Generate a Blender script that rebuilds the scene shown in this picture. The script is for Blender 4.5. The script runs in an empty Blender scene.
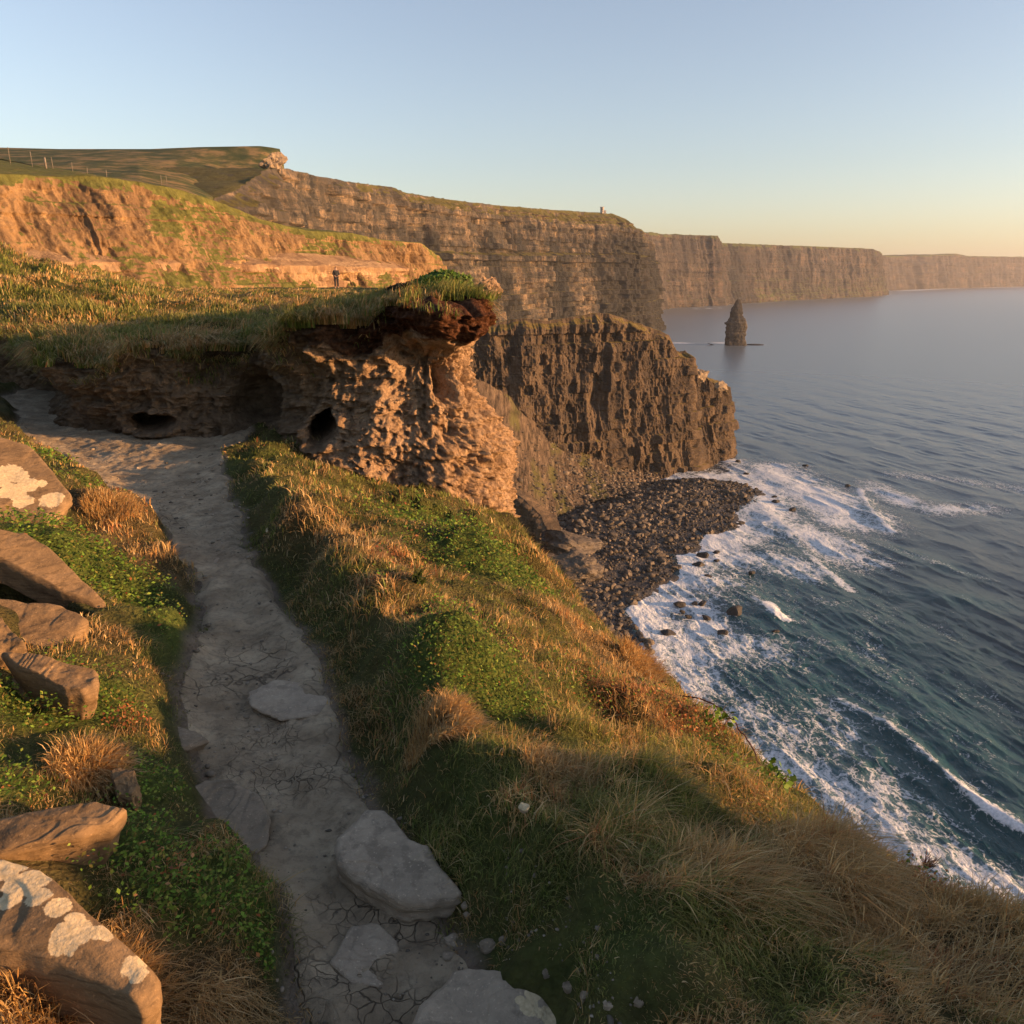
import bpy, math, time
import numpy as np
T0 = time.time()
SC = bpy.context.scene
COL = SC.collection
F = 780.0
PITCH = math.atan(240 / F)
CP, SP = math.cos(PITCH), math.sin(PITCH)
SEA = -107.0
SUN_AZ, SUN_EL = math.radians(101), math.radians(7.2)
rng = np.random.default_rng(7)

# ------------------------------------------------------------------ numeric helpers
def ray(u, v):
    a = (np.asarray(u, float) - 512) / F
    b = -(np.asarray(v, float) - 512) / F
    return np.stack([a + 0 * b, CP + SP * b + 0 * a, -SP + CP * b + 0 * a], -1)

def at_z(u, v, z):
    r = ray(u, v)
    return r * (np.asarray(z, float) / r[..., 2])[..., None]

def at_y(u, v, y):
    r = ray(u, v)
    return r * (np.asarray(y, float) / r[..., 1])[..., None]

def _h(ix, iy, iz, seed):
    h = (ix * np.uint32(374761393)) ^ (iy * np.uint32(668265263)) ^ (iz * np.uint32(2147483647 - 61)) ^ np.uint32((seed * 1274126177) & 0xffffffff)
    h = (h ^ (h >> np.uint32(13))) * np.uint32(1274126177)
    h = (h ^ (h >> np.uint32(16))) * np.uint32(2246822519)
    return ((h ^ (h >> np.uint32(15))) & np.uint32(0xffffff)).astype(np.float32) / 16777215.0

def vn(p, seed=0):
    """value noise, -1..1"""
    p = np.asarray(p, np.float64)
    fl = np.floor(p)
    f = (p - fl).astype(np.float32)
    i = fl.astype(np.int64).astype(np.uint32)
    w = f * f * f * (f * (f * 6 - 15) + 10)
    x, y, z = i[..., 0], i[..., 1], i[..., 2]
    o = np.uint32(1)
    def L(a, b, t): return a + (b - a) * t
    r = L(L(L(_h(x, y, z, seed), _h(x + o, y, z, seed), w[..., 0]), L(_h(x, y + o, z, seed), _h(x + o, y + o, z, seed), w[..., 0]), w[..., 1]),
          L(L(_h(x, y, z + o, seed), _h(x + o, y, z + o, seed), w[..., 0]), L(_h(x, y + o, z + o, seed), _h(x + o, y + o, z + o, seed), w[..., 0]), w[..., 1]), w[..., 2])
    return r * 2 - 1

def fbm(p, octs=4, seed=0, gain=.5, ridged=False):
    s = 0; a = 1.0; t = 0
    for k in range(octs):
        n = vn(np.asarray(p) * (2.03 ** k) + 17.3 * k, seed + k)
        if ridged: n = 1 - 2 * np.abs(n)
        s = s + a * n; t += a; a *= gain
    return s / t

def P3(x, y, z=0.0):
    x = np.asarray(x, float)
    return np.stack([x, np.asarray(y, float) + 0 * x, np.asarray(z, float) + 0 * x], -1)

def sm(a, b, x):
    t = np.clip((np.asarray(x, float) - a) / (b - a), 0, 1)
    return t * t * (3 - 2 * t)

def interp(x, xs, ys):
    return np.interp(x, xs, ys)

def inpoly(x, y, poly):
    poly = np.asarray(poly)
    c = np.zeros(np.shape(x), bool)
    n = len(poly)
    for i in range(n):
        x1, y1 = poly[i]; x2, y2 = poly[(i + 1) % n]
        if y1 == y2: continue
        c ^= ((y1 > y) != (y2 > y)) & (x < (x2 - x1) * (y - y1) / (y2 - y1) + x1)
    return c

def dist_polyline(x, y, pts):
    d = np.full(np.shape(x), 1e9)
    tt = np.zeros(np.shape(x))
    n = len(pts) - 1
    for i in range(n):
        ax, ay = pts[i][:2]; bx, by = pts[i + 1][:2]
        L2 = (bx - ax) ** 2 + (by - ay) ** 2 + 1e-12
        t = np.clip(((x - ax) * (bx - ax) + (y - ay) * (by - ay)) / L2, 0, 1)
        q = np.hypot(x - ax - t * (bx - ax), y - ay - t * (by - ay))
        m = q < d
        d = np.where(m, q, d); tt = np.where(m, (i + t) / n, tt)
    return d, tt

# ------------------------------------------------------------------ mesh helpers
def mesh_np(name, co, quads=None, tris=None, mat=None, smooth=True, parent=None, cols=None, mats=None, matidx=None):
    me = bpy.data.meshes.new(name)
    co = np.ascontiguousarray(co.reshape(-1, 3), np.float32)
    loops = []; starts = []; tot = 0
    if quads is not None and len(quads):
        q = np.asarray(quads, np.int32).reshape(-1, 4)
        loops.append(q.ravel()); starts.append(np.arange(len(q)) * 4); tot = len(q) * 4
    if tris is not None and len(tris):
        t = np.asarray(tris, np.int32).reshape(-1, 3)
        loops.append(t.ravel()); starts.append(tot + np.arange(len(t)) * 3)
    loops = np.concatenate(loops); starts = np.concatenate(starts).astype(np.int32)
    me.vertices.add(len(co)); me.vertices.foreach_set('co', co.ravel())
    me.loops.add(len(loops)); me.loops.foreach_set('vertex_index', loops.astype(np.int32))
    me.polygons.add(len(starts)); me.polygons.foreach_set('loop_start', starts)
    if smooth: me.polygons.foreach_set('use_smooth', np.ones(len(starts), bool))
    me.update(calc_edges=True)
    for k, c in (cols or {}).items():
        c = np.asarray(c, np.float32)
        if c.size == len(co):
            a = me.attributes.new(k, 'FLOAT', 'POINT'); a.data.foreach_set('value', c.ravel())
        else:
            c = c.reshape(-1, c.shape[-1])
            if c.shape[1] == 3: c = np.concatenate([c, np.ones((len(c), 1), np.float32)], 1)
            a = me.attributes.new(k, 'FLOAT_COLOR', 'POINT'); a.data.foreach_set('color', c.ravel())
    for m in (mats or ([mat] if mat else [])): me.materials.append(m)
    if matidx is not None: me.polygons.foreach_set('material_index', np.asarray(matidx, np.int32))
    o = bpy.data.objects.new(name, me); COL.objects.link(o)
    if parent: o.parent = parent
    return o

def grid_quads(nu, nv, wrap=False, mask=None):
    i = np.arange(nu - 1)[:, None]; j = np.arange(nv if wrap else nv - 1)[None, :]
    j2 = (j + 1) % nv
    q = np.stack([i * nv + j + 0 * i, (i + 1) * nv + j, (i + 1) * nv + j2, i * nv + j2 + 0 * i], -1).reshape(-1, 4)
    if mask is not None: q = q[mask.ravel()[q].all(1)]
    return q

def grid_mesh(name, co, mat, wrap=False, mask=None, flip=False, **k):
    q = grid_quads(co.shape[0], co.shape[1], wrap, mask)
    if flip: q = q[:, ::-1]
    if mask is not None:
        used = np.zeros(co.shape[0] * co.shape[1], bool); used[q.ravel()] = True
        re = np.cumsum(used) - 1
        q = re[q]
        cf = co.reshape(-1, 3)[used]
        if k.get('cols'):
            k['cols'] = {a: np.asarray(c).reshape(len(used), -1)[used] for a, c in k['cols'].items()}
        return mesh_np(name, cf, quads=q, mat=mat, **k)
    return mesh_np(name, co, quads=q, mat=mat, **k)

def tag(o, label=None, cat=None, group=None, kind=None):
    if label: o['label'] = label
    if cat: o['category'] = cat
    if group: o['group'] = group
    if kind: o['kind'] = kind
    return o

def empty(name, loc):
    o = bpy.data.objects.new(name, None); COL.objects.link(o); o.location = loc
    return o

# ------------------------------------------------------------------ material helpers
class NT:
    def __init__(s, name, rough=.9, spec=.2):
        s.m = bpy.data.materials.new(name); s.m.use_nodes = True
        s.t = s.m.node_tree; s.b = s.t.nodes['Principled BSDF']; s.out = s.t.nodes['Material Output']
        s.b.inputs['Roughness'].default_value = rough
        s.b.inputs['Specular IOR Level'].default_value = spec
        s.geo = s.t.nodes.new('ShaderNodeNewGeometry')
    def n(s, typ, **k):
        nd = s.t.nodes.new(typ)
        for a, v in k.items():
            if a.startswith('i_'):
                key = a[2:].replace('_', ' ')
                s.put(nd.inputs[key], v)
            else: setattr(nd, a, v)
        return nd
    def put(s, sock, v):
        if isinstance(v, bpy.types.NodeSocket): s.t.links.new(v, sock)
        elif isinstance(v, (tuple, list)) and len(v) == 3 and sock.type == 'RGBA': sock.default_value = (*v, 1)
        else: sock.default_value = v
    def pos(s, sx=1, sy=1, sz=1):
        m = s.n('ShaderNodeVectorMath', operation='MULTIPLY'); s.put(m.inputs[0], s.geo.outputs['Position']); m.inputs[1].default_value = (sx, sy, sz)
        return m.outputs[0]
    def noise(s, vec, scale=1, detail=5, rough=.55, dist=0):
        return s.n('ShaderNodeTexNoise', i_Vector=vec, i_Scale=scale, i_Detail=detail, i_Roughness=rough, i_Distortion=dist).outputs['Fac']
    def voro(s, vec, scale, feature='F1', out='Distance', rnd=1):
        return s.n('ShaderNodeTexVoronoi', feature=feature, i_Vector=vec, i_Scale=scale, i_Randomness=rnd).outputs[out]
    def ramp(s, fac, stops, interp='LINEAR'):
        r = s.n('ShaderNodeValToRGB'); s.put(r.inputs[0], fac); r.color_ramp.interpolation = interp
        e = r.color_ramp.elements
        while len(e) > 1: e.remove(e[-1])
        for i, (p, c) in enumerate(stops):
            x = e[0] if i == 0 else e.new(p)
            x.position = p
            if not isinstance(c, (tuple, list)): c = (c, c, c)
            x.color = (*c, 1)
        return r.outputs[0]
    def mix(s, fac, a, b, blend='MIX'):
        m = s.n('ShaderNodeMix', data_type='RGBA', blend_type=blend)
        s.put(m.inputs[0], fac); s.put(m.inputs[6], a); s.put(m.inputs[7], b)
        return m.outputs[2]
    def math(s, op, a, b=None, c=None, clamp=False):
        m = s.n('ShaderNodeMath', operation=op, use_clamp=clamp); s.put(m.inputs[0], a)
        if b is not None: s.put(m.inputs[1], b)
        if c is not None: s.put(m.inputs[2], c)
        return m.outputs[0]
    def attr(s, name, out='Fac'):
        return s.n('ShaderNodeAttribute', attribute_name=name).outputs[out]
    def nz(s):
        x = s.n('ShaderNodeSeparateXYZ'); s.put(x.inputs[0], s.geo.outputs['Normal']); return x.outputs[2]
    def bump(s, h, strength=.5, dist=.1):
        b = s.n('ShaderNodeBump', i_Height=h, i_Strength=strength, i_Distance=dist)
        s.t.links.new(b.outputs[0], s.b.inputs['Normal'])
        return b
    def col(s, c): s.put(s.b.inputs['Base Color'], c); return s

# ------------------------------------------------------------------ camera, world, sun, haze
cam = bpy.data.cameras.new('camera'); camo = bpy.data.objects.new('camera', cam); COL.objects.link(camo)
camo.location = (0, 0, 0); camo.rotation_euler = (math.pi / 2 - PITCH, 0, 0)
cam.sensor_width = 36; cam.lens = 36 * F / 1024; cam.clip_start = .05; cam.clip_end = 60000
SC.camera = camo
W = bpy.data.worlds.new('World'); SC.world = W; W.use_nodes = True
wt = W.node_tree; bg = wt.nodes['Background']
sky = wt.nodes.new('ShaderNodeTexSky'); sky.sky_type = 'NISHITA'; sky.sun_disc = False
sky.sun_elevation = SUN_EL; sky.sun_rotation = SUN_AZ; sky.altitude = 100
sky.air_density = 1.0; sky.dust_density = 1.2; sky.ozone_density = 2.0
hs = wt.nodes.new('ShaderNodeHueSaturation'); hs.inputs['Saturation'].default_value = .80; wt.links.new(sky.outputs[0], hs.inputs['Color'])
tm = wt.nodes.new('ShaderNodeMix'); tm.data_type = 'RGBA'; tm.blend_type = 'MULTIPLY'; tm.inputs[0].default_value = 1; wt.links.new(hs.outputs[0], tm.inputs[6]); tm.inputs[7].default_value = (1.07, .966, .972, 1)
wt.links.new(tm.outputs[2], bg.inputs[0]); bg.inputs[1].default_value = .125
sun = bpy.data.lights.new('sun', 'SUN'); suno = bpy.data.objects.new('sun', sun); COL.objects.link(suno)
sun.energy = 5.0; sun.angle = math.radians(.6); sun.color = (1.0, .53, .22)
from mathutils import Vector
sd = Vector((math.sin(SUN_AZ) * math.cos(SUN_EL), math.cos(SUN_AZ) * math.cos(SUN_EL), math.sin(SUN_EL)))
suno.rotation_euler = sd.to_track_quat('Z', 'Y').to_euler(); suno.location = sd * 50
SC.view_settings.view_transform = 'Standard'; SC.view_settings.look = 'None'; SC.view_settings.exposure = 1.34
SC.cycles.use_denoising = True
SC.cycles.max_bounces = 6; SC.cycles.diffuse_bounces = 3; SC.cycles.glossy_bounces = 2; SC.cycles.volume_bounces = 0
SC.cycles.transparent_max_bounces = 4; SC.cycles.caustics_reflective = False

def haze():
    x0, x1, y0, y1, z0, z1 = -3500, 9000, -600, 14000, SEA - 3, 175
    v = [(x, y, z) for z in (z0, z1) for y in (y0, y1) for x in (x0, x1)]
    f = [(0, 2, 3, 1), (4, 5, 7, 6), (0, 1, 5, 4), (2, 6, 7, 3), (0, 4, 6, 2), (1, 3, 7, 5)]
    me = bpy.data.meshes.new('haze'); me.from_pydata(v, [], f)
    m = bpy.data.materials.new('haze_air'); m.use_nodes = True; t = m.node_tree
    t.nodes.remove(t.nodes['Principled BSDF'])
    p = t.nodes.new('ShaderNodeVolumePrincipled'); p.inputs['Color'].default_value = (.86, .90, .97, 1)
    p.inputs['Density'].default_value = 0.00004; p.inputs['Anisotropy'].default_value = .2
    t.links.new(p.outputs[0], t.nodes['Material Output'].inputs['Volume'])
    me.materials.append(m); o = bpy.data.objects.new('haze', me); COL.objects.link(o)
    tag(o, kind='stuff')
haze()

# ------------------------------------------------------------------ near terrain layout
Z0 = -1.6
PL = np.array([(-.30, -2), (-.30, 0), (-.45, 1.32), (-.66, 1.68), (-.92, 2.1), (-1.28, 2.7), (-1.57, 3.6), (-2.1, 4.6), (-2.85, 5.5), (-4.1, 6.9), (-5.25, 8.1), (-6.1, 9.6), (-6.9, 10.5)])
PR = np.array([(.0, -2), (.0, 0), (.0, 1.25), (-.1, 1.55), (-.48, 2.05), (-.66, 2.7), (-1.16, 3.67), (-1.6, 4.5), (-2.06, 5.5), (-2.7, 7.1), (-2.75, 8.5), (-2.7, 11), (-2.7, 14)])
EDpx = [(1500, 1100, -2.0), (1200, 985, -2.0), (1024, 945, -2.0), (900, 886, -2.0), (800, 808, -2.12), (700, 717, -2.3), (640, 663, -2.55), (600, 622, -2.72), (565, 594, -2.62), (545, 572, -2.3), (525, 538, -2.25)]
ED = np.array([at_z(u, v, z) for u, v, z in EDpx])
EDx, EDy, EDz = ED[:, 0], ED[:, 1], ED[:, 2]
EDx = np.concatenate([[6.5, 4.0], EDx, [-.05, -.3, -.6, -1.2]])
EDy = np.concatenate([[-6, -.5], EDy, [7.4, 8.5, 10, 14]])
EDz = np.concatenate([[-1.6, -1.6], EDz, [-2.3, -2.3, -2.3, -2.3]])

def xl(y): return np.interp(y, PL[:, 1], PL[:, 0])
def xr(y): return np.interp(y, PR[:, 1], PR[:, 0])
PITS = []
BUMPS = []   # (x, y, radius, height)
def H0(x, y, detail=True):
    x = np.asarray(x, float); y = np.asarray(y, float)
    wob = .05 * vn(P3(x * 3, y * 3, 1), 3) + .03 * vn(P3(x * 9, y * 9, 1), 4) if detail else 0
    L = xl(y) + wob; R = xr(y) + wob
    ex = np.interp(y, EDy, EDx); ez = np.interp(y, EDy, EDz)
    yy = np.clip(y, -1, 14)
    # right mound
    t = np.clip(x - R, 0, None); w = np.maximum(ex - R, .3)
    q = np.clip(t / w, 0, 1)
    crest = .29 - .29 * sm(4.9, 6.9, y)
    up = crest * sm(0, .38, t) * (1 - .0 * q)
    fall = (ez - Z0 - crest) * q ** 1.5
    zr = up + fall * 1.0
    over = np.clip(x - ex, 0, None)
    zr = zr - over * 1.35 - 2.0 * np.clip(over - .5, 0, None) - np.clip(over - 1.2, 0, None) * 4
    # left bank
    s = np.clip(L - x, 0, None)
    zl = .10 * sm(0, .12, s) + .34 * np.clip(s - .05, 0, 1.5) + .10 * np.clip(s - 1.55, 0, 6)
    zl = np.minimum(zl, .95)
    z = Z0 + np.where(x > R, zr, np.where(x < L, zl, 0))
    path = sm(0, .10, x - L) * sm(0, .10, R - x)
    z = z - .04 * path * sm(.0, .35, np.minimum(x - L, R - x))
    for bx, by, br, bh in BUMPS:
        z = z + bh * np.exp(-((x - bx) ** 2 + (y - by) ** 2) / (br * br))
    for pp in PITS:
        dd, _ = dist_polyline(x, y, pp + [pp[0]]); z = z - .6 * sm(0, .05, np.where(inpoly(x, y, pp), dd, -dd))
    if detail:
        r = 1 - path
        z = z + r * (.085 * vn(P3(x * 1.7, y * 1.7, 0), 11) + .055 * vn(P3(x * 4.1, y * 4.1, 0), 12) + .02 * vn(P3(x * 11, y * 11, 0), 13)) * sm(-.1, .5, np.maximum(x - R, L - x) + .2)
        z = z + path * (.018 * vn(P3(x * 3.5, y * 3.5, 0), 14) + .010 * fbm(P3(x * 16, y * 16, 0), 3, 15))
    # the unseen shadow-casting rise is added only in the coarse sheet
    return z

def shadow_knoll(x, y):
    # unseen rise added right of the camera, shaped to cast the foreground shadow
    return (1.16 + .20 * sm(.35, .55, y) + .05 * vn(P3(x * 1.5, y * 1.5, 0), 91)) * sm(1.06, .90, y + .05 * vn(P3(x * 2, 0, 0), 92)) * sm(2.6, 3.9, x) * (1 - sm(5.6, 7.6, x)) * sm(-6, -3, y)
def H(x, y, detail=True): return H0(x, y, detail) 

def hit(u, v, f=None):
    """pixel -> ground point"""
    r = ray(u, v); out = None
    t = 1.0 * 1.02 ** np.arange(0, 160)
    p = r[None] * t[:, None]
    z = (f or H)(p[:, 0], p[:, 1])
    k = np.argmax(p[:, 2] < z)
    if p[k, 2] >= z[k]: k = 60
    a, b = (t[k - 1], t[k]) if k else (t[0] * .5, t[0])
    for _ in range(12):
        m = .5 * (a + b); q = r * m
        if q[2] < (f or H)(np.array([q[0]]), np.array([q[1]]))[0]: b = m
        else: a = m
    return r * b

for u, v, rp, h in [(430, 520, 75, .10), (480, 560, 55, .20), (450, 655, 50, .17), (600, 700, 50, -.16), (560, 640, 45, -.05), (690, 720, 50, .05), (640, 800, 60, .05),
                    (440, 712, 30, .05), (395, 560, 50, -.06), (300, 470, 45, .05), (740, 830, 60, -.08), (35, 600, 42, -.08), (150, 1015, 30, -.05), (112, 500, 26, .07), (560, 780, 50, -.05), (560, 740, 30, .07), (640, 640, 30, .07)]:
    p = hit(u, v); rad = rp / F * np.linalg.norm(p)
    BUMPS.append((p[0], p[1], rad, h))

PITS.append([tuple(hit(u, v)[:2]) for u, v in [(-60, 560), (0, 566), (40, 580), (94, 612), (70, 622), (20, 606), (-60, 612)]])
# ------------------------------------------------------------------ rocks
def rock_mat(name, base, dark, lichen=False, scale=1.0, bump=.5):
    n = NT(name, .85, .25)
    a = n.noise(n.pos(), 9 * scale, 6, .6); b = n.noise(n.pos(1, 1, 3), 38 * scale, 5, .65)
    c = n.ramp(a, [(.3, dark), (.62, base)])
    c = n.mix(n.ramp(b, [(.42, 0), (.62, .45)]), c, tuple(x * .55 for x in base))
    c = n.mix(n.ramp(n.noise(n.pos(1, 1, 9), 12 * scale, 5, .6), [(.38, .6), (.46, 0)]), c, tuple(x * .6 for x in dark))
    c = n.mix(n.ramp(n.noise(n.pos(), 3.2 * scale, 3, .6), [(.42, .32), (.6, 0)]), c, tuple(x * .8 for x in dark))
    sp = n.ramp(n.noise(n.pos(), 120 * scale, 2), [(.62, 0), (.72, .5)])
    c = n.mix(sp, c, tuple(min(1, x * 1.5) for x in base))
    if lichen:
        le = n.attr('lichen'); ln = n.noise(n.pos(), 45 * scale, 4, .6)
        msk = n.ramp(n.math('ADD', le, n.math('MULTIPLY', n.math('SUBTRACT', ln, .5), .55)), [(.46, 0), (.52, 1)])
        lc = n.ramp(n.noise(n.pos(), 90 * scale, 3), [(.3, (.42, .33, .19)), (.7, (.58, .47, .29))])
        c = n.mix(msk, c, lc)
    n.col(c)
    n.bump(n.math('ADD', n.math('MULTIPLY', a, .8), n.math('MULTIPLY', b, .5)), bump, .02 / scale)
    return n.m

M_ROCK_L = rock_mat('sandstone_lichen', (.25, .165, .085), (.12, .08, .042), True)
M_ROCK_G = rock_mat('grey_flagstone', (.42, .34, .24), (.26, .21, .15), True, bump=.9)
M_ROCK_P = rock_mat('path_slab', (.44, .36, .255), (.33, .265, .19), True, bump=.9)
M_ROCK_D = rock_mat('dark_flagstone', (.30, .235, .16), (.20, .16, .11), True)
ROCK_POLYS = []

def slab(name, px, z, thick, tilt=(0, 0), mat=None, lichen=(), label='', cat='rock', rough=.006, group=None, n=150, under=.75, dome=.0, sink=.0, excl=True, seed=0, zc=None):
    """a stone whose top outline is the polygon px laid on a tilted plane through z"""
    px = np.array(px, float)
    c0 = at_z(px[:, 0].mean(), px[:, 1].mean(), z)
    nrm = np.array([-tilt[0], tilt[1], 1.0])
    def onp(u, v):
        r = ray(u, v); k = (c0 @ nrm) / (r @ nrm); return r * k[..., None]
    pts = onp(px[:, 0], px[:, 1])
    c = pts.mean(0)
    # resample outline by angle-preserving arc length
    cl = np.vstack([pts, pts[:1]]); seg = np.linalg.norm(np.diff(cl, axis=0), axis=1); cum = np.r_[0, np.cumsum(seg)]
    s = np.linspace(0, cum[-1], n, endpoint=False)
    out = np.stack([np.interp(s, cum, cl[:, i]) for i in range(3)], -1)
    size = math.sqrt(max(1e-9, np.ptp(out[:, 0]) * np.ptp(out[:, 1])))
    # soften corners a little
    for _ in range(1): out = .5 * out + .25 * (np.roll(out, 1, 0) + np.roll(out, -1, 0))
    d = out - c
    wv = 1 + .035 * vn(out / size * 5 + seed, 21 + seed)[:, None] + .02 * vn(out / size * 14, 22 + seed)[:, None]
    nr = 46
    fr = np.linspace(0, 1, nr) ** .8
    rows = []
    for k in fr:
        e = max(0, (k - .86) / .14)
        z_off = -thick * .12 * e ** 2.6 + dome * (1 - k * k)
        rows.append(c + d * wv * k * (1 - .0 * e) + np.array([0, 0, z_off]))
    for k in np.linspace(0, 1, 16)[1:]:
        sh = 1.0 + .015 * math.sin(k * 9) - (1 - under) * k ** 1.5
        bedk = np.floor(k * 4.99); sh = sh + (.022 * vn(P3(np.arange(n) / n * 9, 0 * np.arange(n), bedk * 3.1 + seed), 39) + .012 * vn(P3(np.arange(n) / n * 40, 0 * np.arange(n), bedk * 3.1 + seed), 38))[:, None]
        rows.append(c + d * wv * sh + np.array([0, 0, -thick * (.12 + .88 * k)]))
    co = np.array(rows)
    h = rough * (fbm(co / size * 3 + 5 * seed, 4, 31 + seed) * 1.6)
    ff = vn(co / size * 2.6 + 9 + seed, 35) * 2.2; fl_ = np.floor(ff); step = (fl_ + sm(.38, .62, ff - fl_)) / 2.2 * rough * 1.6
    co[:, :, 2] += h + step
    co[nr:, :, 0] += (h * 1.2)[nr:]; co[nr:, :, 1] -= (h * 1.2 + .6 * rough * np.sign(vn(co[nr:] * 30, 5)))[..., ][nr if False else slice(None)][-len(co[nr:]):] if False else (h * 1.2)[nr:]
    li = np.zeros(co.shape[:2])
    for (u, v, r) in lichen:
        q = onp(np.array(u), np.array(v)); rr = r / F * np.linalg.norm(q)
        dd = np.linalg.norm((co - q)[:, :, :2], axis=-1)
        li = np.maximum(li, np.clip(1 - .5 * dd / rr, 0, 1))
    li[nr + 2:] = 0
    co[..., 2] -= sink
    o = grid_mesh(name, co, mat or M_ROCK_L, wrap=True, cols={'lichen': li})
    tag(o, label, cat, group)
    if excl: ROCK_POLYS.append(out[::3, :2].copy())
    return o

def gz(u, v):  # ground height under a pixel
    return hit(u, v)[2]

slab('boulder', [(-40, 440), (0, 437), (28, 444), (52, 468), (73, 497), (60, 512), (48, 520), (30, 516), (-40, 516)], gz(30, 480) + .12, .14, (-.30, -.35), M_ROCK_L,
     [(10, 472, 9), (18, 476, 8), (28, 485, 8), (2, 482, 6), (8, 492, 7), (17, 494, 7), (26, 500, 6), (20, 503, 5), (50, 501, 8), (55, 498, 7), (42, 484, 4), (57, 494, 2), (12, 487, 5)],
     'broad lichen spotted slab at the left edge, highest rock on the bank', 'rock', n=170, seed=1)
slab('boulder', [(-50, 508), (0, 527), (24, 530), (60, 553), (104, 600), (98, 606), (50, 583), (0, 556), (-50, 540)], gz(110, 600) + .30, .13, (-.42, -.22), M_ROCK_L, [],
     'long brown slab pointing right like a wedge over a dark hollow', 'rock', seed=2, under=.95)
slab('boulder', [(-20, 592), (30, 600), (62, 604), (90, 618), (82, 630), (62, 645), (45, 652), (20, 650), (-20, 640)], gz(60, 640) + .06, .16, (-.25, -.35), M_ROCK_L, [],
     'brown stone in shade directly under the long wedge slab', 'rock', seed=3)
slab('boulder', [(-30, 610), (0, 616), (10, 628), (27, 646), (10, 652), (-30, 660)], gz(10, 650) + .11, .14, (-.2, -.5), M_ROCK_L, [],
     'small pitted orange rock at the left edge below the dark hollow', 'rock', rough=.016, seed=4)
slab('boulder', [(0, 648), (25, 650), (60, 660), (97, 668), (98, 688), (84, 693), (66, 690), (40, 676), (15, 664)], gz(60, 690) + .12, .12, (-.2, -.3), M_ROCK_L, [],
     'flat brown stone with a squared right end, above the lower leafy patch', 'rock', seed=5)
slab('boulder', [(12, 676), (40, 684), (62, 697), (55, 706), (30, 700), (8, 688)], gz(40, 706) + .04, .08, (-.2, -.3), M_ROCK_L, [],
     'small low brown stone tucked under the stone with the squared end', 'rock', seed=6)
slab('boulder', [(-40, 822), (0, 815), (60, 806), (100, 797), (128, 806), (112, 822), (80, 836), (45, 843), (0, 852), (-40, 856)], gz(60, 840) + .09, .12, (-.12, -.15), M_ROCK_L, [],
     'smooth brown bar shaped stone above the big lichen crusted rock', 'rock', seed=7, dome=.01)
slab('boulder', [(-60, 860), (0, 857), (38, 868), (70, 892), (92, 915), (128, 945), (160, 975), (160, 995), (140, 1005), (100, 985), (60, 968), (20, 955), (-60, 950)], gz(90, 960) + .16, .14, (-.12, -.10), M_ROCK_L,
     [(8, 872, 12), (25, 890, 14), (12, 905, 9), (42, 885, 8), (40, 905, 9), (60, 915, 10), (76, 925, 7), (75, 942, 14), (62, 950, 8), (100, 938, 8), (108, 943, 5), (134, 970, 9), (138, 978, 7), (35, 878, 6)],
     'large rock with cream lichen crusts in the bottom left corner', 'rock', n=220, seed=8, under=.9, dome=.015)
slab('stone', [(110, 768), (120, 764), (134, 770), (140, 785), (132, 797), (116, 792)], gz(125, 796) + .08, .08, (-.2, -.3), M_ROCK_L, [],
     'small rounded stone in dry grass above the brown bar shaped stone', 'rock', seed=9)
slab('stepping_stone', [(143, 724), (170, 722), (196, 730), (208, 738), (186, 746), (160, 750), (146, 740)], Z0 + .055, .06, (-.02, 0), M_ROCK_D, [],
     'small dark flat stone at the left side of the path', 'rock', seed=10, rough=.005)
slab('stepping_stone', [(186, 792), (205, 780), (232, 781), (262, 797), (272, 820), (266, 845), (245, 858), (212, 850), (188, 822)], gz(235, 820) + .016, .05, (0, 0), M_ROCK_D, [],
     'wide dark flat stone set into the left side of the path', 'rock', seed=11, rough=.006)
slab('flagstone', [(335, 850), (337, 836), (352, 822), (366, 808), (384, 808), (394, 818), (408, 838), (428, 846), (438, 862), (462, 890), (452, 897), (425, 901), (400, 900), (372, 885), (352, 872), (338, 862)], Z0 + .085, .075, (.05, -.04), M_ROCK_G, [],
     'grey leaf shaped stone lying alone on the bare path', 'rock', n=240, seed=12, rough=.006, under=.93)
slab('flagstone', [(405, 1040), (418, 1005), (441, 985), (452, 966), (468, 963), (500, 969), (533, 963), (552, 980), (577, 1000), (574, 1030), (570, 1070), (400, 1075)], Z0 + .09, .085, (.02, -.02), M_ROCK_G,
     [(533, 998, 7), (530, 1010, 8), (520, 1003, 4), (552, 995, 7), (560, 992, 6), (562, 1006, 5), (548, 1018, 9), (556, 1022, 7), (566, 1012, 3)],
     'grey angular stone with pale lichen rings at the bottom edge', 'rock', n=240, seed=13, rough=.006, under=.93)
slab('stepping_stone', [(352, 925), (378, 922), (398, 940), (402, 965), (385, 985), (352, 982), (330, 960)], gz(370, 955) + .012, .04, (0, 0), M_ROCK_P, [],
     'pale flat stone sunk into the cracked clay below the leaf shaped stone', 'rock', seed=14, rough=.004)
slab('stepping_stone', [(248, 690), (275, 680), (318, 684), (330, 700), (318, 714), (280, 718), (250, 706)], gz(290, 700) + .010, .04, (0, 0), M_ROCK_P, [],
     'round pale flat stone sunk in the middle of the path', 'rock', seed=15, rough=.004)
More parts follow.
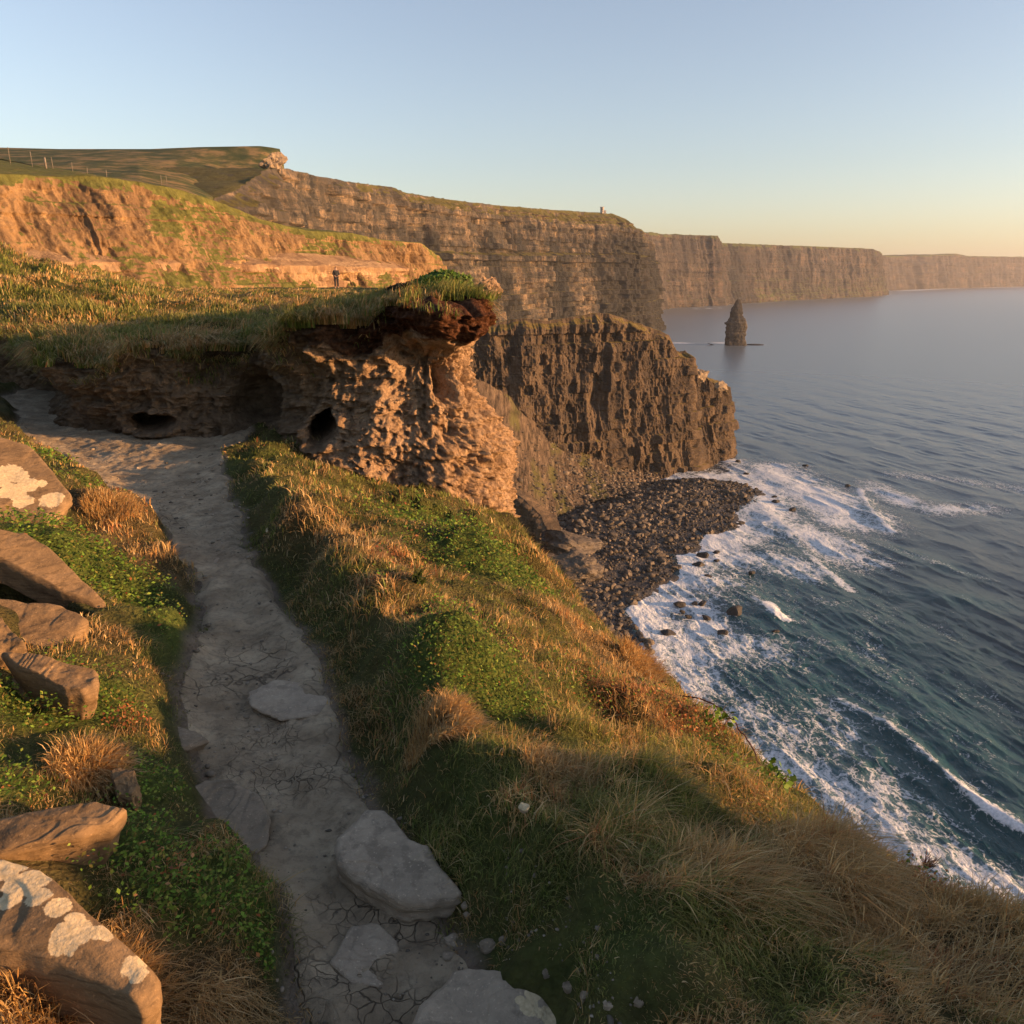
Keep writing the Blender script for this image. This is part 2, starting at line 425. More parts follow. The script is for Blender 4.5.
for k, (u, v, r, lab) in enumerate([(453, 940, 9, 'pointed pale stone between the two large grey stones'), (449, 956, 6, 'small pale stone just above the lichen ringed grey stone'),
                     (490, 945, 10, 'flat grey stone in the gravel above the lichen ringed grey stone'), (468, 914, 5, 'small grey pebble near the tip of the leaf shaped stone'),
                     (466, 905, 5, 'blue grey pebble touching the grass near the tip of the leaf shaped stone'), (504, 940, 5, 'thin upright pebble at the grass edge'),
                     (452, 908, 4, 'small white pebble beside the point of the leaf shaped stone'), (388, 912, 5, 'clay coated pebble just under the leaf shaped stone'),
                     (548, 972, 6, 'grey pebble at the right shoulder of the lichen ringed stone'), (570, 985, 7, 'dark grey pebble in the grass edge at the bottom'),
                     (586, 995, 6, 'brown grey pebble right of the lichen ringed stone'), (608, 1003, 6, 'round pale pebble furthest right at the bottom edge'),
                     (640, 1000, 6, 'brown pebble half hidden in shaded grass at the bottom'), (524, 806, 5, 'single white stone lying in the shaded green grass'),
                     (268, 530, 3, 'single white pebble at the right edge of the path higher up'), (218, 561, 4, 'pale pebble in the middle of the upper path'),
                     (232, 652, 5, 'flat dark pebble on the upper path'), (345, 770, 4, 'dark pebble by the grass at the right edge of the path'),
                     (258, 685, 3, 'small dark pebble on the path above the round sunk stone'), (297, 755, 4, 'small brown pebble below the round sunk stone')]):
    z = gz(u, v + r * .6)
    ang = np.linspace(0, 2 * math.pi, 9, endpoint=False)
    rr = r * (1 + .25 * rng.uniform(-1, 1, 9))
    lift = .05 if (u, v) == (524, 806) else 0
    slab('pebble', np.stack([u + rr * np.cos(ang), v + .8 * rr * np.sin(ang)], -1), z + .25 * r / F * 2.4 + lift, r / F * 2.0, (rng.uniform(-.2, .2), rng.uniform(-.3, 0)),
         M_ROCK_G if ('white' in lab or 'pale' in lab) else M_ROCK_D, [(u, v, 9)] if 'white' in lab else [], lab, 'stone', n=36, seed=20 + k, rough=.002, dome=.15 * r / F * 2, excl=False)

# ------------------------------------------------------------------ ground sheets
def zone_fields(x, y):
    """weights: green, leafy, red, dry, length"""
    g = .66 + .36 * vn(P3(x * .9, y * .9, 0), 41) + .34 * vn(P3(x * 3.1, y * 3.1, 0), 42)
    lf = np.zeros_like(x); rd = .12 + .15 * vn(P3(x * 2.2, y * 2.2, 0), 43); dr = .30 + .3 * vn(P3(x * 1.3, y * 1.3, 3), 44); ln = 1 + .35 * vn(P3(x * 1.8, y * 1.8, 5), 45)
    for (bx, by, br, typ, a) in ZB:
        w = a * np.exp(-((x - bx) ** 2 + (y - by) ** 2) / (br * br))
        if typ == 'g': g = g + w
        if typ == 'l': lf = lf + w; g = g + .3 * w; ln = ln - .35 * w
        if typ == 'r': rd = rd + w; g = g - .4 * w
        if typ == 'd': dr = dr + w; g = g - .7 * w; lf = lf - .5 * w; ln = ln + .3 * w
    return np.clip(g, 0, 1.5), np.clip(lf, 0, 1.5), np.clip(rd, 0, 1.5), np.clip(dr, .02, 1.5), np.clip(ln, .45, 1.8)
ZB = []
for u, v, r, t, a in [(485, 545, 62, 'l', 1.2), (430, 520, 40, 'l', .7), (520, 580, 30, 'l', .8), (470, 660, 55, 'l', 1.1), (430, 640, 40, 'l', .6), (500, 690, 35, 'l', .8), (380, 515, 35, 'l', .5), (260, 455, 35, 'g', .8),
                      (560, 610, 45, 'd', .6), (620, 660, 50, 'd', .7), (340, 470, 30, 'd', .7), (300, 510, 25, 'd', .8), (345, 545, 30, 'd', .6), (400, 560, 35, 'r', .9), (375, 580, 30, 'r', .6), (610, 700, 40, 'r', .7), (580, 690, 30, 'l', .5),
                      (690, 730, 45, 'r', 1.0), (650, 650, 30, 'd', .6), (720, 760, 22, 'l', .6), (760, 785, 25, 'l', .8), (440, 710, 26, 'd', 1.6), (430, 735, 20, 'd', 1.2), (560, 770, 25, 'd', .9), (500, 790, 50, 'g', .8), (560, 730, 50, 'g', .7), (650, 770, 50, 'g', .6),
                      (600, 830, 60, 'g', .9), (450, 790, 40, 'g', .5), (820, 850, 50, 'd', .9), (760, 820, 40, 'r', .5), (880, 880, 50, 'd', .9), (960, 920, 50, 'd', .9), (700, 870, 60, 'd', .3), (760, 930, 70, 'g', .4), (900, 980, 80, 'd', .3), (640, 930, 50, 'g', .6), (480, 840, 30, 'g', .6),
                      (860, 850, 30, 'r', .5), (930, 890, 30, 'r', .8), (60, 540, 45, 'l', 1.5), (100, 560, 35, 'l', 1.3), (20, 525, 25, 'l', 1.), (50, 460, 22, 'l', 1.), (80, 480, 15, 'l', .9), (112, 500, 26, 'd', 1.7), (120, 500, 22, 'r', 1.), (150, 560, 30, 'd', .8), (130, 590, 25, 'l', .9), (180, 625, 35, 'l', .7), (110, 640, 30, 'd', 1.1),
                      (165, 655, 40, 'g', .8), (100, 700, 35, 'l', 1.2), (30, 720, 40, 'l', .9), (40, 760, 50, 'g', .8), (15, 700, 20, 'l', 1.), (95, 765, 26, 'd', 1.6), (130, 730, 22, 'r', 1.1), (150, 780, 28, 'l', 1.2), (130, 840, 40, 'l', 1.), (190, 900, 55, 'l', 1.1), (240, 870, 40, 'g', .6), (80, 855, 30, 'r', .6), (60, 990, 50, 'd', 1.5), (110, 1010, 50, 'd', 1.4),
                      (210, 1000, 50, 'd', .9), (275, 970, 25, 'l', 1.), (240, 780, 25, 'g', .5), (250, 960, 40, 'd', .7), (180, 880, 20, 'r', .6), (10, 790, 25, 'l', 1.), (180, 720, 25, 'g', .8)]:
    p = hit(u, v); ZB.append((p[0], p[1], r / F * np.linalg.norm(p), t, a))

def pathmask(x, y):
    wob = .05 * vn(P3(x * 3, y * 3, 1), 3) + .03 * vn(P3(x * 9, y * 9, 1), 4)
    L = xl(y) + wob; R = xr(y) + wob
    return np.minimum(x - L, R - x)

def polar(r0, r1, nr, a0, a1, na):
    r = r0 * (r1 / r0) ** np.linspace(0, 1, nr); a = np.linspace(math.radians(a0), math.radians(a1), na)
    R, A = np.meshgrid(r, a, indexing='ij')
    return R * np.sin(A), R * np.cos(A)

n = NT('turf_soil', .95, .1)
cc = n.ramp(n.noise(n.pos(), 6, 6, .6), [(.3, (.035, .035, .015)), (.5, (.09, .065, .03)), (.7, (.16, .11, .055))])
cc = n.mix(n.attr('green'), cc, n.ramp(n.noise(n.pos(), 30, 4), [(.3, (.04, .06, .014)), (.7, (.10, .13, .03))]))
cc = n.mix(n.attr('bare'), cc, n.ramp(n.noise(n.pos(), 14, 5), [(.3, (.16, .12, .085)), (.7, (.27, .215, .155))]))
n.col(cc); n.bump(n.math('ADD', n.noise(n.pos(), 40, 6, .7), n.math('MULTIPLY', n.voro(n.pos(), 70), .5)), 1.0, .03)
M_SOIL = n.m
def ground():
    x, y = polar(.75, 13, 620, -62, 62, 760)
    z = H(x, y)
    pm = pathmask(x, y)
    z = z - .035 * sm(0.0, .06, pm)
    g, lf, rd, dr, ln = zone_fields(x, y)
    bare = np.clip(sm(-.06, .0, pm), 0, 1)
    ex = np.interp(y, EDy, EDx)
    grid_mesh('clifftop_ground', P3(x, y, z), M_SOIL, flip=True, cols={'green': np.clip(g * .5 + lf * .6, 0, 1), 'bare': bare}).update_tag()
    tag(bpy.data.objects['clifftop_ground'], kind='structure')
    # coarse sheet round and behind the camera, with the added rise that throws the long shadow
    xx, yy = np.meshgrid(np.linspace(-14, 9, 330), np.linspace(-12, 2.2, 220), indexing='ij')
    ang = np.abs(np.arctan2(xx, yy)); rad = np.hypot(xx, yy)
    z2 = H(xx, yy)
    k2 = sm(2.2, 3.0, xx); z2 = z2 * (1 - k2) + k2 * np.maximum(z2, Z0 - .35 - 3 * np.clip(yy - 1.45, 0, 9)) + shadow_knoll(xx, yy)
    m = ~((ang < math.radians(60)) & (rad > .85))
    grid_mesh('ground_behind', P3(xx, yy, z2 - .01), M_SOIL, mask=m, cols={'green': 0 * xx + .4, 'bare': 0 * xx})
    tag(bpy.data.objects['ground_behind'], kind='structure')
ground()

n = NT('trodden_clay', .92, .15)
w = n.noise(n.pos(), 5, 6, .62)
wv = n.n('ShaderNodeVectorMath', operation='ADD'); n.put(wv.inputs[0], n.pos())
nc = n.n('ShaderNodeTexNoise', i_Vector=n.pos(), i_Scale=9, i_Detail=3)
sc_ = n.n('ShaderNodeVectorMath', operation='SCALE'); n.put(sc_.inputs[0], nc.outputs['Color']); sc_.inputs['Scale'].default_value = .10
n.put(wv.inputs[1], sc_.outputs[0])
v1 = n.voro(wv.outputs[0], 9, 'DISTANCE_TO_EDGE'); v2 = n.voro(wv.outputs[0], 24, 'DISTANCE_TO_EDGE')
gate = n.ramp(n.noise(n.pos(), 2.2, 3), [(.44, 0), (.56, 1)])
crk = n.math('MULTIPLY', n.ramp(v1, [(0, 1), (.035, 0)]), gate)
gate2 = n.ramp(n.noise(n.pos(), 3.5, 3), [(.5, 0), (.6, .8)])
crk2 = n.math('MULTIPLY', n.ramp(v2, [(0, 1), (.05, 0)]), gate2)
ck = n.math('MULTIPLY', n.math('MAXIMUM', crk, crk2), n.attr('crk'))
c = n.ramp(w, [(.28, (.215, .16, .10)), (.5, (.33, .26, .17)), (.68, (.46, .37, .245))])
c = n.mix(n.ramp(n.noise(n.pos(), 26, 5, .7), [(.48, 0), (.62, .5)]), c, (.15, .12, .085))
c = n.mix(ck, c, (.05, .04, .032))
n.col(c)
hh = n.math('SUBTRACT', n.math('ADD', n.math('MULTIPLY', n.noise(n.pos(), 22, 7, .7), .9), n.math('MULTIPLY', w, .6)), n.math('MULTIPLY', ck, .8))
n.bump(hh, .75, .03)
M_PATH = n.m
def path():
    x, y = polar(.9, 15, 800, -52, 8, 620)
    z = H(x, y) + .0
    m = pathmask(x, y) > -.03
    z = z + .010 * fbm(P3(x * 9, y * 9, 0), 4, 51, ridged=True) * sm(.02, .1, pathmask(x, y))
    grid_mesh('path', P3(x, y, z - .02 * (1 - sm(-.03, .02, pathmask(x, y)))), M_PATH, mask=m, flip=True, cols={'crk': np.clip(1.15 - .8 * sm(2.0, 3.2, y) + .35 * vn(P3(x * 2, y * 2, 0), 55), 0, 1)})
    tag(bpy.data.objects['path'], kind='structure')
path()

def gravel():
    me = bpy.data.meshes.new('t'); import bmesh
    bm = bmesh.new(); bmesh.ops.create_icosphere(bm, subdivisions=1, radius=1); b0 = np.array([v.co[:] for v in bm.verts]); f0 = np.array([[v.index for v in f.verts] for f in bm.faces]); bm.free(); bpy.data.meshes.remove(me)
    N = 9000
    r = .95 * (8.5 / .95) ** rng.uniform(0, 1, N); a = np.radians(rng.uniform(-45, 12, N)); x, y = r * np.sin(a), r * np.cos(a)
    pm = pathmask(x, y)
    dens = .20 + .5 * sm(.15, .55, vn(P3(x * 2.2, y * 2.2, 0), 56)) + 1.0 * np.exp(-((x - .12) ** 2 / .04 + (y - 1.5) ** 2 / .06)) + .5 * sm(.10, .0, pm)
    ok = ((pm > -.05) | ((pm > -.22) & (y < 1.7) & (x > -.02) & (x < .3))) & (rng.uniform(0, 1, N) < dens)
    for poly in ROCK_POLYS: ok &= ~inpoly(x, y, poly)
    x, y, r = x[ok], y[ok], r[ok]; n_ = len(x)
    sz = np.maximum(.0018, .0010 * r) * rng.lognormal(.25, .6, n_); sz = np.minimum(sz, .016)
    z = H(x, y) + .010 * fbm(P3(x * 9, y * 9, 0), 4, 51, ridged=True) * sm(.02, .1, pathmask(x, y)) + sz * .2
    sc = np.stack([sz * rng.uniform(.7, 1.5, n_), sz * rng.uniform(.7, 1.3, n_), sz * rng.uniform(.4, .8, n_)], -1)
    V = b0[None] * (1 + .3 * rng.uniform(-1, 1, (n_, len(b0), 1))) * sc[:, None] + P3(x, y, z)[:, None]
    T = f0[None] + (np.arange(n_) * len(b0))[:, None, None]
    n = NT('gravel_stones', .9, .2); n.col(n.ramp(n.attr('tint'), [(0, (.10, .085, .065)), (.6, (.20, .165, .12)), (1, (.34, .29, .22))]))
    o = mesh_np('path_gravel', V.reshape(-1, 3), tris=T.reshape(-1, 3), mat=n.m, smooth=False, cols={'tint': np.repeat(rng.uniform(0, 1, n_), len(b0))}); tag(o, kind='stuff')
gravel()

# ------------------------------------------------------------------ clay bank and pillar
def smooth_curve(pts, n):
    pts = np.asarray(pts, float)
    for _ in range(3):
        q = np.empty((2 * len(pts) - 2, pts.shape[1]))
        q[0::2] = .75 * pts[:-1] + .25 * pts[1:]; q[1::2] = .25 * pts[:-1] + .75 * pts[1:]
        pts = np.vstack([pts[:1], q, pts[-1:]])
    s = np.r_[0, np.cumsum(np.linalg.norm(np.diff(pts[:, :2], axis=0), axis=1))]
    t = np.linspace(0, s[-1], n)
    return np.stack([np.interp(t, s, pts[:, i]) for i in range(pts.shape[1])], -1), t

n = NT('clay', .95, .1)
tt = n.attr('tcol')
cl = n.ramp(n.noise(n.pos(1, 1, 1.4), 7, 7, .65), [(.28, (.17, .11, .065)), (.5, (.34, .23, .14)), (.7, (.45, .32, .20))])
cl = n.mix(n.ramp(n.noise(n.pos(), 34, 5, .7), [(.52, 0), (.66, .7)]), cl, (.12, .075, .045))
pt = n.ramp(n.noise(n.pos(), 22, 6, .7), [(.3, (.018, .010, .006)), (.5, (.07, .028, .014)), (.7, (.16, .08, .042))])
msk = n.ramp(n.math('ADD', tt, n.math('MULTIPLY', n.math('SUBTRACT', n.noise(n.pos(), 5, 5, .6), .5), .5)), [(.45, 0), (.55, 1)])
cl = n.mix(n.attr('brown'), cl, n.ramp(n.noise(n.pos(1, 1, 1.4), 7, 7, .65), [(.28, (.085, .06, .038)), (.5, (.17, .12, .075)), (.7, (.25, .18, .115))]))  # shade of the bank's left face painted in as darker clay
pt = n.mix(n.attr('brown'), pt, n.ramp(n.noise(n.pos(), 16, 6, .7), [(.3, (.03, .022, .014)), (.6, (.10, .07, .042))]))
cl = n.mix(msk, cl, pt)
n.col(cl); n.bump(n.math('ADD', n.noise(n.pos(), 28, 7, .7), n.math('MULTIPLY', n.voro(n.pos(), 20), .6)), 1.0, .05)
M_CLAY = n.m

#            x     y     zbase  ztop   over(hang)  
BANK = [(-13.5, 15, -1.9, -.7, .0), (-10.5, 13.2, -1.9, -.95, .0), (-8.2, 12.0, -1.8, -.98, .05), (-6.8, 11.3, -1.75, -1.0, .08), (-6.3, 10.6, -1.75, -.98, .08), (-5.6, 9.6, -1.75, -.92, .05), (-5.0, 8.6, -1.75, -.86, .06), (-4.3, 8.05, -1.75, -.82, .08), (-3.5, 7.95, -1.75, -.76, .1), (-2.95, 8.05, -1.75, -.70, .12),
        (-2.55, 8.15, -1.75, -.62, .2), (-2.25, 7.75, -1.8, -.55, .2), (-1.9, 7.4, -1.9, -.48, .12), (-1.5, 7.35, -2.0, -.38, .1), (-1.15, 7.35, -2.3, -.30, .1), (-.9, 7.25, -2.6, -.28, .12), (-.65, 7.25, -3.0, -.32, .16), (-.42, 7.45, -3.5, -.34, .18), (-.16, 7.8, -4.0, -.34, .30), (-.20, 8.3, -4.5, -.33, .26), (-.5, 9.0, -5, -.32, .10), (-.95, 10.5, -6, -.35, .05), (-1.3, 12.5, -6, -.4, .1), (-1.6, 16, -6, -.5, .1)]
bank_c, bank_s = smooth_curve(BANK, 1500)
def bank():
    t = np.gradient(bank_c[:, :2], axis=0); t /= np.linalg.norm(t, axis=1)[:, None]
    nrm = np.stack([t[:, 1], -t[:, 0]], -1)      # outward: towards camera / sea
    for _ in range(60): nrm = .5 * nrm + .25 * (np.roll(nrm, 1, 0) + np.roll(nrm, -1, 0)) if False else nrm
    k = np.ones(41) / 41
    nrm = np.stack([np.convolve(np.pad(nrm[:, i], 20, 'edge'), k, 'valid') for i in range(2)], -1); nrm /= np.linalg.norm(nrm, axis=1)[:, None]
    nv = 420
    T = np.linspace(0, 1, nv)                     # 0 base .. 1 top
    zb = bank_c[:, 2][:, None]; zt = bank_c[:, 3][:, None]
    ztn = zt + (.10 * vn(P3(bank_s * 1.3, 0, 0), 60) + .08 * vn(P3(bank_s * 3.1, 0, 0), 61) + .04 * vn(P3(bank_s * 9, 0, 0), 59))[:, None]
    rimn_ = (.22 * vn(P3(bank_s * 1.6, 5, 0), 57) + .10 * vn(P3(bank_s * 5, 5, 0), 58))[:, None]
    Zz = zb + (ztn - zb) * T[None]
    depth = (ztn - Zz)                            # metres under the rim
    x0 = bank_c[:, 0][:, None] + 0 * Zz; y0 = bank_c[:, 1][:, None] + 0 * Zz
    p = P3(x0, y0, Zz)
    over = bank_c[:, 4][:, None]
    off = over * (.75 - sm(.10, .40, depth) * 1.3) + .28 * sm(.7, 1.3, depth)
    off += -.10 * np.exp(-((depth - .55) / .16) ** 2)
    off += .16 * fbm(p * np.array([1.6, 1.6, 2.4]), 4, 62) + .085 * fbm(p * 5.5, 4, 63, ridged=True) + .05 * fbm(p * 17, 3, 64, ridged=True) + .035 * vn(P3(bank_s[:, None] * 1.5 + 0 * Zz, 0 * Zz, np.floor(Zz / .13 + .5 * vn(p * 1.5, 74)) * 1.7), 75)
    off += rimn_ * (1 - sm(.1, .5, depth))
    # vertical fluting of the pillar
    pil = sm(-1.6, -.9, x0)
    off += pil * .10 * vn(P3(bank_s[:, None] * 2.6 + 0 * Zz, Zz * .8, 2), 65) + pil * .03 * vn(p * 30, 66)
    off -= pil * .17 * np.exp(-((depth - .95) / .50) ** 2)
    off -= .075 * np.clip(vn(p * 19, 76) - .15, 0, 1) + .06 * np.clip(vn(p * np.array([9, 9, 14.]), 77) - .3, 0, 1)
    off -= pil * .07 * np.exp(-((depth - .45) / .20) ** 2)
    # peat overhang: lumps
    pe = 1 - sm(.18, .42, depth + .1 * vn(p * 3, 67))
    off += pe * (.11 * fbm(p * 4, 4, 68) + .06 * fbm(p * 15, 3, 72, ridged=True)) - .05 * pe
    tcol = np.clip(.5 + (.02 + .28 * sm(-2.6, -.9, x0) + .12 * vn(p * np.array([1.3, 1.3, .8]), 71) - depth) * 2.4, 0, 1)
    # burrows
    tx = 0 * Zz; ty = 0 * Zz
    for (u, v, a, b, dep, yy) in [(146, 424, .24, .085, .9, 7.95), (323, 428, .14, .14, 1.6, 7.35), (255, 405, .26, .30, .35, 8.1), (455, 388, .16, .17, .22, 7.3), (60, 392, .9, .22, .3, 10.6), (280, 380, .10, .18, .05, 7.6)]:
        q = at_y(u, v, yy)
        horiz = (x0 - q[0]) * t[:, 0][:, None] + (y0 - q[1]) * t[:, 1][:, None]
        dd = np.sqrt((horiz / a) ** 2 + ((Zz - q[2]) / b) ** 2 + (np.abs(y0 - q[1]) > 1.3) * 9 + (np.abs(x0 - q[0]) > a + .45) * 9)
        hole = dep * (1 - sm(.55 if dep < .8 else .92, 1.12, dd))
        if dep >= .8: qn = q[:2] / np.hypot(q[0], q[1]); tx += qn[0] * hole; ty += qn[1] * hole
        else: off -= hole
        off += .07 * np.exp(-((dd - 1.45) / .3) ** 2)
    # lip where the wall meets the path
    X = x0 + nrm[:, 0][:, None] * off + tx; Y = y0 + nrm[:, 1][:, None] * off + ty
    fz = Zz + .03 * fbm(p * 6, 3, 69)
    # roll over the rim on to the top
    nb = 60
    tb = np.linspace(0, 1, nb)[1:]
    B = 1.1 * tb ** 1.3
    Xb = X[:, -1:] - nrm[:, 0][:, None] * B; Yb = Y[:, -1:] - nrm[:, 1][:, None] * B
    Zb = fz[:, -1:] + .07 * sm(0, .3, tb)[None] + .04 * vn(P3(Xb * 3, Yb * 3, 0), 70) * sm(0, .1, tb) - .12 * sm(.6, 1, tb)[None]
    X = np.hstack([X, Xb]); Y = np.hstack([Y, Yb]); Zf = np.hstack([fz, Zb])
    tcol = np.hstack([tcol, np.ones_like(Xb)])
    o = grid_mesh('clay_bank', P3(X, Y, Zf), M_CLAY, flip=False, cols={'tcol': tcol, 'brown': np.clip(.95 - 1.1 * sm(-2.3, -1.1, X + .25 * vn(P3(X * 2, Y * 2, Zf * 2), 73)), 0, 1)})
    tag(o, 'eroded clay bank with dark peat rim and round burrows, ending in a sunlit pillar', 'bank')
    return X[:, nv - 1], Y[:, nv - 1], fz[:, -1], nrm, X, Y, Zf, nv
rimx, rimy, rimz, rimn, BX, BY, BZ, BNV = bank()

# ------------------------------------------------------------------ plateau behind the bank
SLa = np.array([-.95, -.70, -.62, -.60, -.543, -.48, -.42, -.216, .05])   # x / y
SLz = np.array([1.15, .85, .70, .45, .08, -.25, -.68, -.80, -.85])   # crest height at y = 25
def plat_h(x, y):
    a = x / y
    crest = np.interp(a, SLa, SLz)
    # rim height near here
    rz = np.interp(x, [-12, -6.5, -5, -4.3, -3.5, -2.5, -1.9, -1.2, -.3], [-.72, -.95, -.83, -.76, -.68, -.55, -.42, -.24, -.26])
    ry = np.interp(x, [-12, -6.5, -5, -4.3, -2.6, -1.9, -1.2, 0], [13.8, 11, 8.9, 8.3, 8.3, 7.7, 7.6, 8.2])
    q = np.clip((y - ry) / (25 - ry), 0, 1)
    z = rz + (crest - rz) * q ** .8
    z = np.where(y > 25, crest + (-1.25 - np.minimum(crest, 5)) * sm(25, 60, y) , z)
    z = z + (.17 * vn(P3(x * 1.1, y * 1.1, 0), 81) + .11 * vn(P3(x * 2.3, y * 2.3, 0), 82)) * sm(0, 1.2, y - ry) * (1 - .6 * sm(20, 40, y))
    # hummocks
    for (u, v, yy, r, h) in [(232, 292, 11.5, .42, .34), (50, 290, 13, 1.2, .1), (120, 290, 11, .8, .08), (150, 300, 12, .6, .10), (300, 300, 10, .5, .05), (205, 300, 10.2, .4, .08)]:
        q2 = at_y(u, v, yy); z = z + h * np.exp(-((x - q2[0]) ** 2 + (y - q2[1]) ** 2) / r ** 2)
    ex = -.35 - .10 * (y - 9)
    z = z - 7 * np.clip(x - ex, 0, None)
    ey = 66 + 2 * vn(P3(x * .2, 0, 0), 83)
    z = z - 1.6 * np.clip(y - ey, 0, None)
    return z
def rim_info(x, y):
    rx2, ry2, rz2, n2 = rimx[::8], rimy[::8], rimz[::8], rimn[::8]
    d = np.full(x.shape, 1e9); k = np.zeros(x.shape, int)
    for i in range(len(rx2)):
        dd = np.hypot(x - rx2[i], y - ry2[i]); m = dd < d; d = np.where(m, dd, d); k = np.where(m, i, k)
    kk = np.ones(9) / 9; rzs = np.convolve(np.pad(rz2, 4, 'edge'), kk, 'valid')
    sd_ = (x - rx2[k]) * n2[k, 0] + (y - ry2[k]) * n2[k, 1]
    zz = plat_h(x, y); w = sm(.25, 1.5, -sd_)
    near = rz2[k] * sm(.6, .1, d) + rzs[k] * (1 - sm(.6, .1, d))
    zz = zz * w + (near + .05 + .05 * sm(0, .3, -sd_)) * (1 - w)
    return zz, sd_, d, n2[k]
def plateau():
    x, y = polar(7.4, 90, 520, -47, 1, 620)
    z = plat_h(x, y)
    z, sd_, d, _ = rim_info(x, y)
    inside = sd_ < -.26
    g = np.clip(.55 + .4 * vn(P3(x * .5, y * .5, 0), 85), 0, 1)
    o = grid_mesh('clifftop_plateau', P3(x, y, z), M_SOIL, mask=inside & (z > -45), flip=True, cols={'green': g, 'bare': 0 * g})
    tag(o, kind='structure')
    return
plateau()
print('near', time.time() - T0)

# ------------------------------------------------------------------ far cliffs
def cliff_mat(name, light, mid, dark, grass, sc, streak=1.0, gth=.55, band=1.0):
    n = NT(name, .95, .1)
    vert = n.noise(n.pos(1, 1, .10), .16 * sc, 6, .65)       # vertical stains
    hor = n.noise(n.pos(.06, .06, 1), .30 * sc, 5, .7)       # beds
    fine = n.noise(n.pos(1, 1, 1), .9 * sc, 5, .7)
    c = n.ramp(n.math('ADD', n.math('MULTIPLY', vert, .6 * streak), n.math('ADD', n.math('MULTIPLY', hor, .55 * band), n.math('MULTIPLY', fine, .35))), [(.64, dark), (.75, mid), (.88, light)])
    c = n.mix(n.ramp(n.noise(n.pos(1, 1, .35), .55 * sc, 4, .6), [(.52, 0), (.66, .65)]), c, dark)
    c = n.mix(n.ramp(n.noise(n.pos(1, 1, .6), .045 * sc / .55, 4, .6), [(.42, .75), (.58, 0)]), c, tuple(.5 * a + .5 * b for a, b in zip(dark, mid)))
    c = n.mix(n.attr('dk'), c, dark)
    gm = n.math('ADD', n.nz(), n.math('MULTIPLY', n.math('SUBTRACT', n.noise(n.pos(), .25 * sc, 5), .5), .9))
    gc = n.ramp(n.noise(n.pos(), .35 * sc, 5, .65), [(.35, tuple(x * .6 for x in grass)), (.65, grass)])
    gm = n.math('ADD', gm, n.math('MULTIPLY', n.attr('veg'), .8))
    c = n.mix(n.ramp(gm, [(gth, 0), (gth + .14, 1)]), c, gc)
    n.col(c); n.bump(n.math('ADD', fine, n.math('MULTIPLY', hor, .6)), .7, 1.2 / sc)
    return n.m

